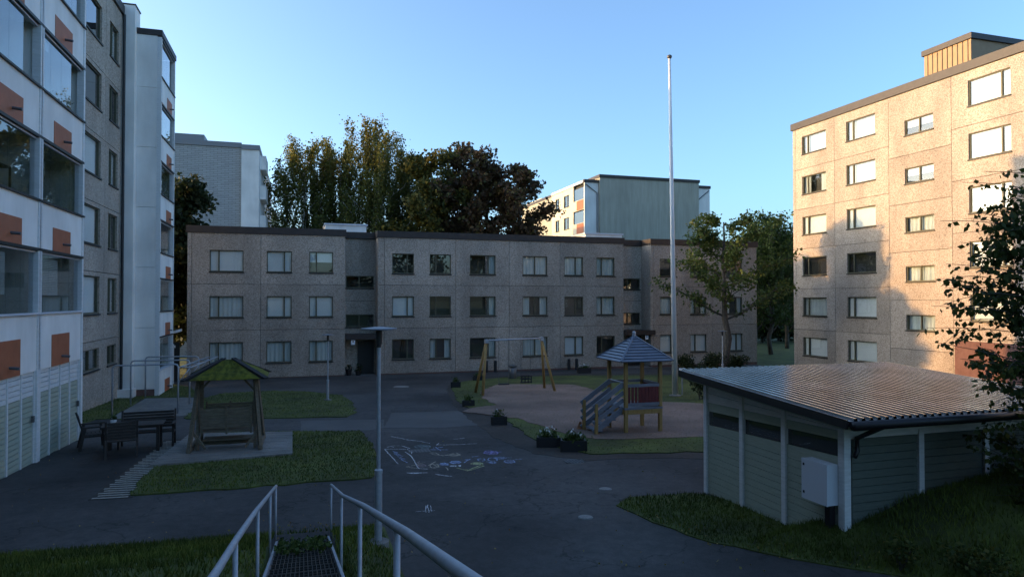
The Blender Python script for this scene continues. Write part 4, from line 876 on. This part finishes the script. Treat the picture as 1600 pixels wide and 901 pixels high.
# carpet-beating rack: three tube portals and a sloping ladder arm
rk = [(G(175, 651), G(278, 647)), (G(204, 634), G(296, 632)), (G(227, 620), G(310, 619))]
ro = thing('carpet_rack', (rk[1][0] + rk[1][1]) / 2, 'galvanised carpet-beating rack of three portals by the left block', 'rack')
for (a, b) in rk:
    z = a[2] + 1.84; r = .12
    MB().tube([a, (a[0], a[1], z - r), (a[0] + r * .3, a[1], z - r * .3), (a[0] + r, a[1], z), (b[0] - r, b[1], z), (b[0] - r * .3, b[1], z - r * .3), (b[0], b[1], z - r), tuple(b)], .032, 8).build('portal', 'galvanised', ro, True)
a, b = rk[0][1], rk[2][1]
for k in (0, .42): MB().tube([(a[0] + k, a[1] + .05, a[2] + 1.72), (b[0] + k + .35, b[1] + .5, b[2] + 1.78)], .026, 7).build('rail', 'galvanised', ro, True)
for s in (.03, .33, .66, .97): 
    p = Vector((a[0], a[1] + .05, a[2] + 1.72)).lerp(Vector((b[0] + .35, b[1] + .5, b[2] + 1.78)), s); MB().tube([p, p + Vector((.42, 0, 0))], .02, 6).build('rung', 'galvanised', ro, True)
for (q_, b) in rk: MB().tube([(b[0], b[1], b[2] + 1.15), (b[0] + .4, b[1] + .08, b[2] + 1.72)], .02, 6).build('strut', 'galvanised', ro, True)

# ------------------------------------------------------------------ shed
sx, sy0, sy1 = 7.68, 8.21, 11.9; X2 = 12.3
sh = thing('shed', (sx, sy0, 1.2), 'grey-green timber shed with corrugated metal roof and white corner posts', 'shed')
zl = lambda y: 3.10 + (y - sy0) * (3.34 - 3.10) / (sy1 - sy0)      # eaves line of the left wall
gl = lambda y: 1.66 + (y - sy0) * (1.14 - 1.66) / (sy1 - sy0)
MB().hexa([(sx + .1, sy0 + .1, .9), (X2, sy0 + .1, .9), (X2, sy1, .9), (sx + .1, sy1, .9), (sx + .1, sy0 + .1, zl(sy0)), (X2, sy0 + .1, zl(sy0)), (X2, sy1, zl(sy1)), (sx + .1, sy1, zl(sy1))]).build('wall_core', 'interior', sh)
ps_ = [onX(p, 700, sx)[1] for p in (1316, 1226, 1160, 1104)]
za = lambda y: 2.72 + (y - sy0) * .03; zb_ = lambda y: 2.52 + (y - sy0) * .03
def wallquad(y0, y1, z0, z1, m, x=sx, th=.03, nm='board'):
    MB().hexa([(x, y0, z0(y0)), (x + th, y0, z0(y0)), (x + th, y1, z0(y1)), (x, y1, z0(y1)), (x, y0, z1(y0)), (x + th, y0, z1(y0)), (x + th, y1, z1(y1)), (x, y1, z1(y1))]).build(nm, m, sh)
for k in range(3):
    y0, y1 = ps_[k] + .05, ps_[k + 1] - .05
    z = .95; tt = lambda y: (sy1 - y) / (sy1 - sy0); zd0 = lambda y: 2.52 + .14 * tt(y); zd1 = lambda y: 2.78 + .12 * tt(y); zd2 = lambda y: 2.96 + .08 * tt(y)
    while z < 2.36:
        wallquad(y0, y1, lambda y: z + .004, lambda y: z + .116, 'green_wood', sx + random.uniform(0, .006)); z += .12
    wallquad(y0, y1, lambda y: z + .004, lambda y: zd0(y) - .01, 'green_wood', sx + .003)
    wallquad(y0, y1, zd0, zd1, 'glass', sx + .04, .006, 'pane')
    wallquad(y0, y1, lambda y: zd1(y) + .01, lambda y: zd2(y) - .005, 'green_wood')
    for (p, q) in ((0, .48), (.5, 1)): wallquad(y0, y1, lambda y: zd2(y) + (zl(y) - zd2(y)) * p, lambda y: zd2(y) - .004 + (zl(y) - zd2(y)) * q, 'white_wood')
for y in ps_: wallquad(y - .05, y + .05, lambda v: 1.0, lambda v: zl(v), 'white_wood', sx - .035, .07, 'post')
# front wall, its shade put into the darker board colour
MB().box(sx - .03, sx + .09, sy0 - .04, sy0 + .05, 1.3, 3.1).build('corner_post', 'white_wood', sh)
xx = [sx + .1, sx + 1.45, sx + 2.8, X2]
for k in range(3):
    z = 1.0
    while z < 2.9: MB().box(xx[k] + .05, xx[k + 1] - .05, sy0, sy0 + .03 + random.uniform(0, .005), z + .004, z + .116).build('board', 'shaded_green_wood', sh); z += .12
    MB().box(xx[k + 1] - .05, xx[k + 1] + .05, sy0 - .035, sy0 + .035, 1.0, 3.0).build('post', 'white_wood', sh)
MB().box(sx + .1, X2, sy0 - .02, sy0 + .03, 2.93, 3.05).build('frieze_board', 'white_wood', sh)
rx0, rx1, ry0, ry1, rz0, rz1 = 7.3, 12.6, 7.72, 12.17, 3.30, 3.56
rfz = lambda y: rz0 + (rz1 - rz0) * (y - ry0) / (ry1 - ry0)
def roofslab(x0, x1, y0, y1, d0, d1, nm, m, par=sh):
    return MB().hexa([(x0, y0, rfz(y0) + d0), (x1, y0, rfz(y0) + d0), (x1, y1, rfz(y1) + d0), (x0, y1, rfz(y1) + d0), (x0, y0, rfz(y0) + d1), (x1, y0, rfz(y0) + d1), (x1, y1, rfz(y1) + d1), (x0, y1, rfz(y1) + d1)]).build(nm, m, par)
rd = roofslab(rx0, rx1, ry0, ry1, -.08, -.02, 'roof', 'black_plastic')
n = 38; prof = []; pw = (rx1 - rx0) / n
for i in range(n):
    x = rx0 + i * pw; prof += [(x, 0), (x + pw * .5, 0), (x + pw * .6, .038), (x + pw * .9, .038)]
prof.append((rx1, 0)); vs = [(x, ry0 - .03, rfz(ry0 - .03) + h) for x, h in prof] + [(x, ry1 + .03, rfz(ry1 + .03) + h) for x, h in prof]; k = len(prof)
MB().add(vs, [(i, i + 1, k + i + 1, k + i) for i in range(k - 1)]).build('roof_sheet', 'metal_roof', rd)
roofslab(rx0 - .03, rx0 - .002, ry0, ry1, -.115, .015, 'fascia', 'dark_frame'); roofslab(rx0 + .03, sx - .04, ry0 + .1, ry1, -.15, -.085, 'soffit', 'green_wood')
MB().tube([(rx0, ry0 - .09, rz0 - .06), (rx1, ry0 - .09, rz0 - .06)], .065, 10).build('gutter', 'gutter_black', sh, True)
MB().tube([(sx + .18, ry0 - .06, rz0 - .1), (sx + .18, sy0 - .07, rz0 - .35), (sx + .18, sy0 - .07, 2.75), (sx + .1, sy0 - .1, 2.68)], .035, 8).build('downpipe', 'gutter_black', sh, True)
cb0, cb1 = onX(1315, 750, sx)[1] + .03, onX(1273, 750, sx)[1]
bo_ = thing('meter_cabinet', (sx - .1, (cb0 + cb1) / 2, 1.9), 'pale grey electrical cabinet fixed to the shed wall', 'cabinet')
zc0, zc1 = onX(1300, 792, sx - .2)[2], onX(1300, 728, sx - .2)[2]
MB().box(sx - .22, sx - .04, cb0, cb1, zc0, zc1).build('housing', 'cabinet', bo_); MB().box(sx - .245, sx - .222, cb0 - .005, cb1 + .005, zc0 - .005, zc1 + .005).build('door', 'cabinet', bo_)
for z in (zc0 + .08, zc1 - .1): MB().box(sx - .255, sx - .246, cb1 - .06, cb1 - .035, z, z + .035).build('lock', 'number_black', bo_)
MB().box(sx - .15, sx - .05, cb0 + .05, cb0 + .15, zc0 - .35, zc0 - .006).build('cable_duct', 'gutter_black', bo_)

# ------------------------------------------------------------------ stairs with handrails
st = thing('stairs', (0, 11.2, gz(0, 11.2)), 'dark metal grating steps descending from the viewer to the path', 'stairs')
railz = lambda y: 2.1 + (11.1 - y) * .236
y = 11.1; k = 0
while y > .9:
    z = railz(y) - .84; m = MB(); 
    for i in range(16): m.box(-.36 + i * .046, -.352 + i * .046, y - .40, y, z - .03, z)
    for j in range(7): m.box(-.36, .36, y - .405 + j * .065, y - .397 + j * .065, z - .028, z - .002)
    m.box(-.36, .36, y - .004, y + .006, z - .06, z + .002); m.build('step', 'grating', st); y -= .42
for s in (-1, 1): MB().bar((s * .385, 11.2, railz(11.2) - .9), (s * .385, .8, railz(.8) - .9), .03, .16).build('stringer', 'galvanised', st)
bmud = MB().hexa([(-.37, 11.2, .9), (.37, 11.2, .9), (.37, .8, 2.9), (-.37, .8, 2.9), (-.37, 11.2, railz(11.2) - .99), (.37, 11.2, railz(11.2) - .99), (.37, .8, railz(.8) - .99), (-.37, .8, railz(.8) - .99)]).build('soil_bed', 'soil', st)
for (X, pts, lab, py) in ((.42, [(11.03, 2.10), (7.8, 2.82), (5.1, 3.49), (2.9, 4.01), (1.78, 4.26), (.7, 4.5)], 'right-hand galvanised tube handrail of the stairs', (11.0, 8.0, 5.35, 3.2)), (-.405, [(11.3, 2.08), (6.4, 3.13), (4.64, 3.48), (3.66, 3.66), (2.2, 3.95), (.7, 4.25)], 'left-hand galvanised tube handrail of the stairs', (11.2, 9.3, 6.8, 4.6))):
    h = thing('handrail', (X, 11, gz(X, 11)), lab, 'handrail'); MB().tube([(X, a, b) for a, b in pts], .022, 12).build('rail', 'galvanised', h, True)
    for yp in py:
        zt_ = np.interp(-yp, [-a for a, b in pts], [b for a, b in pts]); MB().tube([(X, yp, H(X, yp) - .3), (X, yp, zt_ - .015)], .0165, 8).build('post', 'galvanised', h, True)
n = 420; Pw = np.stack([rng.uniform(-.34, .34, n), rng.normal(9.9, .35, n)], 1); zc = np.array([railz(b) - .83 for b in Pw[:, 1]])
wo = thing('weeds', (0, 9.9, railz(9.9) - .84), 'pale green weeds growing through the lower grating steps', 'weeds')
leaves('foliage', np.stack([Pw[:, 0], Pw[:, 1], zc + rng.uniform(0, .1, n)], 1), .06, 'plant_leaf', wo, rng.random(n))

# ------------------------------------------------------------------ asphalt details
for (px, py, r, m, lab) in ((897, 721, .25, 'iron', 'dark iron drain cover near the planter pair'), (946, 764, .13, 'manhole', 'small pale round cover in the asphalt left of the shed'), (915, 808, .13, 'manhole', 'pale round cover in the asphalt, nearest the viewer'), (627, 604, .42, 'manhole', 'pale manhole cover near the low block entrance')):
    P = G(px, py); o = thing('manhole_cover', P, lab, 'manhole'); MB().lathe((0, 0, 0), [(r, -.05), (r, .008), (r * .97, .012)], 26).build('rim', 'iron' if m == 'iron' else 'manhole', o, local=True)
    MB().lathe((0, 0, 0), [(r * .86, .0), (r * .86, .018)], 26).build('lid', m, o, local=True)
    if m == 'iron':
        for i in range(-3, 4): MB().box(i * .075 - .015, i * .075 + .015, -r * .6, r * .6, .018, .026).build('grate_bar', 'black_plastic', o, local=True)
P = G(655, 704); o = thing('drain_grate', P, 'dark square drain grate amid the chalk lines', 'drain'); MB().box(-.28, .28, -.2, .2, -.03, .007).build('frame', 'iron', o, local=True)
for i in range(6): MB().box(-.24 + i * .085, -.2 + i * .085, -.17, .17, .008, .012).build('grate_bar', 'black_plastic', o, local=True)
def chalkmat(nm, c):
    m = mat(nm, c, rough=.95); n = m.node_tree.nodes; l = m.node_tree.links; tc = n.new('ShaderNodeTexCoord'); no = n.new('ShaderNodeTexNoise'); no.inputs['Scale'].default_value = 30; no.inputs['Detail'].default_value = 6
    l.new(tc.outputs['Object'], no.inputs['Vector']); r = n.new('ShaderNodeMapRange'); r.inputs['From Min'].default_value = .36; r.inputs['From Max'].default_value = .5; r.inputs['To Max'].default_value = .95; l.new(no.outputs['Fac'], r.inputs[0]); l.new(r.outputs[0], n['Principled BSDF'].inputs['Alpha'])
for nm, c in (('chalk_white', (.72, .72, .72)), ('chalk_blue', (.34, .50, .74)), ('chalk_violet', (.36, .32, .66)), ('chalk_yellow', (.68, .66, .32)), ('chalk_teal', (.28, .42, .42)), ('chalk_tan', (.62, .50, .38)), ('chalk_pink', (.40, .27, .27))): chalkmat(nm, c)
CH = lambda x, y: (590 + x * .15, 670 + y * .15)
def chalk(strokes, m, label, wd=.035):
    mb = MB(); c0 = G(*CH(*strokes[0][0]))
    for s in strokes:
        P = [G(*CH(*q)) for q in s]
        Q = []
        for i in range(len(P) - 1):
            n = max(2, int(np.linalg.norm(P[i + 1] - P[i]) / .12))
            for k in range(n): Q.append(P[i] + (P[i + 1] - P[i]) * k / n + np.array((random.gauss(0, .008), random.gauss(0, .008), 0)))
        Q.append(P[-1]); vs = []
        for i, p in enumerate(Q):
            t = Q[min(i + 1, len(Q) - 1)] - Q[max(i - 1, 0)]; t = t / (np.linalg.norm(t) + 1e-9); nn = np.array((-t[1], t[0], 0)) * wd * .36 * random.uniform(.5, 1.2); z = np.array((0, 0, .0085)); vs += [p + nn + z, p - nn + z]
        mb.add(vs, [(2 * i, 2 * i + 1, 2 * i + 3, 2 * i + 2) for i in range(len(Q) - 1)])
    o = thing('chalk_drawing', c0, label, 'chalk drawing', 'chalk drawings on the asphalt'); mb.build('strokes', m, o); return o
def oval(cx, cy, rx, ry, n=14, a0=0): return [(cx + rx * math.cos(a0 + 6.3 * i / n), cy + ry * math.sin(a0 + 6.3 * i / n)) for i in range(n + 1)]
def fill(cx, cy, rx, ry, n=7): return [[(cx - rx * math.sqrt(max(0, 1 - v * v)), cy + ry * v), (cx + rx * math.sqrt(max(0, 1 - v * v)), cy + ry * v)] for v in [(-1 + 2 * (i + .5) / n) for i in range(n)]]
chalk([[(75, 210), (215, 365)], [(75, 210), (310, 210), (360, 240), (355, 258)], [(290, 240), (360, 290), (400, 370), (430, 412), (520, 418)], [(100, 190), (135, 180), (170, 190)], [(140, 175), (250, 175), (340, 205)]], 'chalk_white', 'white chalk outline of a long shape, at the left by the lamp post')
chalk([[(165, 245), (235, 270)], [(175, 262), (265, 285)], [(200, 285), (285, 310)], [(225, 305), (290, 320)], [(245, 320), (310, 352)], [(160, 230), (210, 250)]], 'chalk_blue', 'pale blue chalk rungs inside the long white outline')
chalk([[(140, 78), (330, 115), (440, 128), (545, 150)], [(300, 118), (390, 122)]], 'chalk_white', 'long faint white chalk line at the top left')
chalk([oval(470, 185, 82, 18)] + fill(480, 185, 68, 12, 4), 'chalk_teal', 'flat teal chalk oval')
chalk([[(612, 168), (640, 148)], [(612, 168), (800, 163), (1030, 152)], [(790, 108), (905, 95)]], 'chalk_white', 'thin white chalk arrow pointing left')
chalk([[(555, 215), (735, 217)], [(600, 190), (660, 228)], [(580, 198), (680, 190)]], 'chalk_blue', 'blue chalk star of crossing strokes', .05)
chalk([[(540, 250), (600, 248), (640, 268)], [(560, 262), (690, 280)], [(690, 280), (760, 262), (820, 250), (870, 272), (790, 285), (700, 272)], *fill(795, 268, 60, 9, 3)], 'chalk_tan', 'tan chalk shape like a low hill', .045)
chalk([oval(1155, 245, 45, 20), oval(1215, 248, 38, 16), [(1235, 245), (1290, 238)], *fill(1170, 247, 70, 14, 4)], 'chalk_violet', 'violet chalk figure with a tail', .04)
chalk([oval(810, 348, 55, 14)] + fill(810, 348, 55, 14, 6) + [[(650, 360), (745, 370)], [(655, 372), (730, 378)], [(690, 350), (745, 380)]] + fill(690, 366, 50, 12, 4), 'chalk_blue', 'filled bright blue chalk ovals in the middle', .05)
chalk([[(840, 378), (850, 390)], [(855, 376), (858, 392)], *fill(790, 386, 40, 6, 3)], 'chalk_white', 'small white chalk smear below the blue oval', .05)
chalk(fill(1035, 362, 68, 13, 5) + [[(820, 405), (930, 435), (1000, 405), (1100, 372)], [(900, 425), (960, 430)], [(930, 440), (1110, 385)]], 'chalk_yellow', 'yellow chalk oval with a pale zigzag under it', .045)
chalk([oval(460, 385, 40, 16), [(400, 360), (430, 410)], [(410, 350), (435, 335), (420, 365)], *fill(465, 385, 45, 14, 4)], 'chalk_pink', 'pinkish chalk scribble left of the blue ovals')
chalk([oval(590, 385, 45, 22), [(530, 380), (605, 340)], [(560, 360), (640, 400)], [(570, 400), (610, 405)], [(710, 400), (735, 430)], [(300, 395), (400, 375), (500, 345)], [(300, 395), (420, 412)]], 'chalk_tan', 'tangled tan chalk scribble at the bottom centre')
chalk([oval(1080, 322, 40, 12), oval(1200, 318, 50, 18), [(1130, 340), (1240, 352)], *fill(1200, 352, 40, 7, 3), *fill(1275, 303, 70, 14, 4), oval(1375, 340, 55, 16), *fill(1370, 345, 50, 10, 3), [(1300, 300), (1405, 300)], [(1420, 320), (1505, 312)], [(900, 350), (965, 315)], [(985, 290), (1050, 282)], *fill(940, 320, 30, 8, 3)], 'chalk_blue', 'pale blue chalk creatures at the right end', .04)
chalk([[(300, 458), (390, 460), (520, 456)], [(330, 460), (430, 462)], [(600, 468), (640, 478), (780, 495)], *fill(385, 460, 50, 5, 3)], 'chalk_white', 'white chalk dash below the scribbles', .06)
chalk([[(500, 800), (505, 870)], [(520, 790), (535, 870)], [(545, 800), (565, 860)], [(400, 860), (600, 850)]], 'chalk_white', 'faint white chalk hatch nearer the viewer', .02)
# fallen leaves, gravel skirt by the shed, bushes and weeds
n = 260; px = rng.uniform(0, 1, n); Pl = []
for i in range(n):
    if i < 120: a, b = random.choice([((980, 795), (1150, 855)), ((1150, 855), (1420, 900)), ((420, 830), (590, 822))]); s = random.random(); q = (a[0] + (b[0] - a[0]) * s + random.gauss(0, 8), a[1] + (b[1] - a[1]) * s + random.gauss(0, 5))
    else: q = (random.uniform(0, 1200), random.uniform(690, 895))
    P = G(*q); Pl.append((P[0], P[1], H(P[0], P[1]) + .03))
fo_ = thing('fallen_leaves', G(1150, 855), 'scattered small yellow fallen leaves on the asphalt and grass edges', 'leaves'); fo_['kind'] = 'stuff'
lo_ = leaves('leaf_scatter', np.array(Pl), .035, 'fallen_leaf', fo_, rng.random(n)); lo_['kind'] = 'stuff'
def bush(px, py, d, hgt, rad, m, label, name='bush', n=1800, size=.1):
    X, Y = at(px, d); zb = H(X, Y); o = thing(name, (X, Y, zb), label, 'bush'); u = rng.normal(0, 1, (n, 3)); u /= np.linalg.norm(u, axis=1)[:, None]
    lob = rng.uniform(-.6, .6, (9, 3)) * (rad, rad, 0) + np.stack([np.zeros(9), np.zeros(9), rng.uniform(.25, .85, 9) * hgt], 1); k = rng.integers(0, 9, n)
    C = np.array((X, Y, zb)) + lob[k] + u * (rng.random(n) ** .5)[:, None] * (rad * .5, rad * .5, hgt * .25); C[:, 2] = np.maximum(C[:, 2], zb + .03)
    st_ = MB()
    for q in range(5): st_.tube([(X, Y, zb - .05), tuple(np.array((X, Y, zb)) + lob[q])], .02, 5, .006)
    st_.build('stem', 'bark', o); leaves('foliage', C, size, m, o, rng.random(n)); return o
bush(1092, 600, 30, 1.5, .8, 'dark_leaf', 'dark round conifer bush behind the sign post'); bush(1078, 570, 42, 1.5, .9, 'dark_leaf', 'dark juniper by the low block, left of the rowan'); bush(1119, 570, 41.6, 1.6, .9, 'dark_leaf', 'dark juniper right behind the rowan trunk'); bush(1148, 570, 42, 1.4, .7, 'dark_leaf', 'small dark juniper right of the rowan')
bush(1400, 770, 9.2, .55, .3, 'near_leaf', 'tall weeds against the dark shed front', 'weeds', 300, .05); bush(1530, 770, 8.6, .5, .5, 'near_leaf', 'leafy weeds on the mound at the right', 'weeds', 500, .06); bush(1585, 790, 8.0, .45, .5, 'near_leaf', 'low leafy weeds at the right edge of the mound', 'weeds', 500, .06)

for (X, Y, h, rd, lab) in ((-10.3, 44.3, 3.6, 1.7, 'unseen dark tall shrub added behind the covered passage to block the sun'), (-10.0, 40.3, 3.2, 1.4, 'unseen dark shrub added behind the end of the left block to block the sun')):  # out-of-view shrubs added to stop low sun reaching the passage
    o = thing('shrub', (X, Y, 0), lab, 'shrub'); n = 5000; u = rng.normal(0, 1, (n, 3)); u /= np.linalg.norm(u, axis=1)[:, None]; C = np.array((X, Y, h * .5)) + u * (rng.random(n) ** .4)[:, None] * (rd, rd, h * .52); st_ = MB()
    for q in range(6): st_.tube([(X, Y, -.1), tuple(C[q])], .04, 5, .01)
    st_.build('stem', 'bark', o); leaves('foliage', C, .22, 'dark_leaf', o, rng.random(n))

for (k, lev, kind, lab) in ((0, 2, 'plant', 'leafy potted plant on an upper left balcony behind the open glazing'), (1, 1, 'shelf', 'dark open shelf standing on a left balcony')):
    yb2 = ye - bw * k - (.7 if kind == 'plant' else 1.1); zf = S[lev] - 1.05; o = thing('plant_stand' if kind == 'plant' else 'balcony_shelf', (XB - .6, yb2, zf), lab, 'plant' if kind == 'plant' else 'shelf')
    if kind == 'plant':
        MB().lathe((0, 0, 0), [(.2, 0), (.16, .75), (.2, .8), (.24, 1.1)], 14).build('stand', 'pipe_gray', o, local=True); n = 300; C = rng.normal(0, .17, (n, 3)) + np.array((XB - .6, yb2, zf + 1.3)); leaves('foliage', C, .12, 'plant_leaf', o, rng.random(n))
    else:
        for y in (-.5, .5):
            for x in (-.18, .18): MB().box(x - .02, x + .02, y - .02, y + .02, 0, 1.75).build('upright', 'dark_frame', o, local=True)
        for z in (.4, 1.0, 1.7): MB().box(-.2, .2, -.52, .52, z, z + .03).build('shelf_board', 'dark_frame', o, local=True)
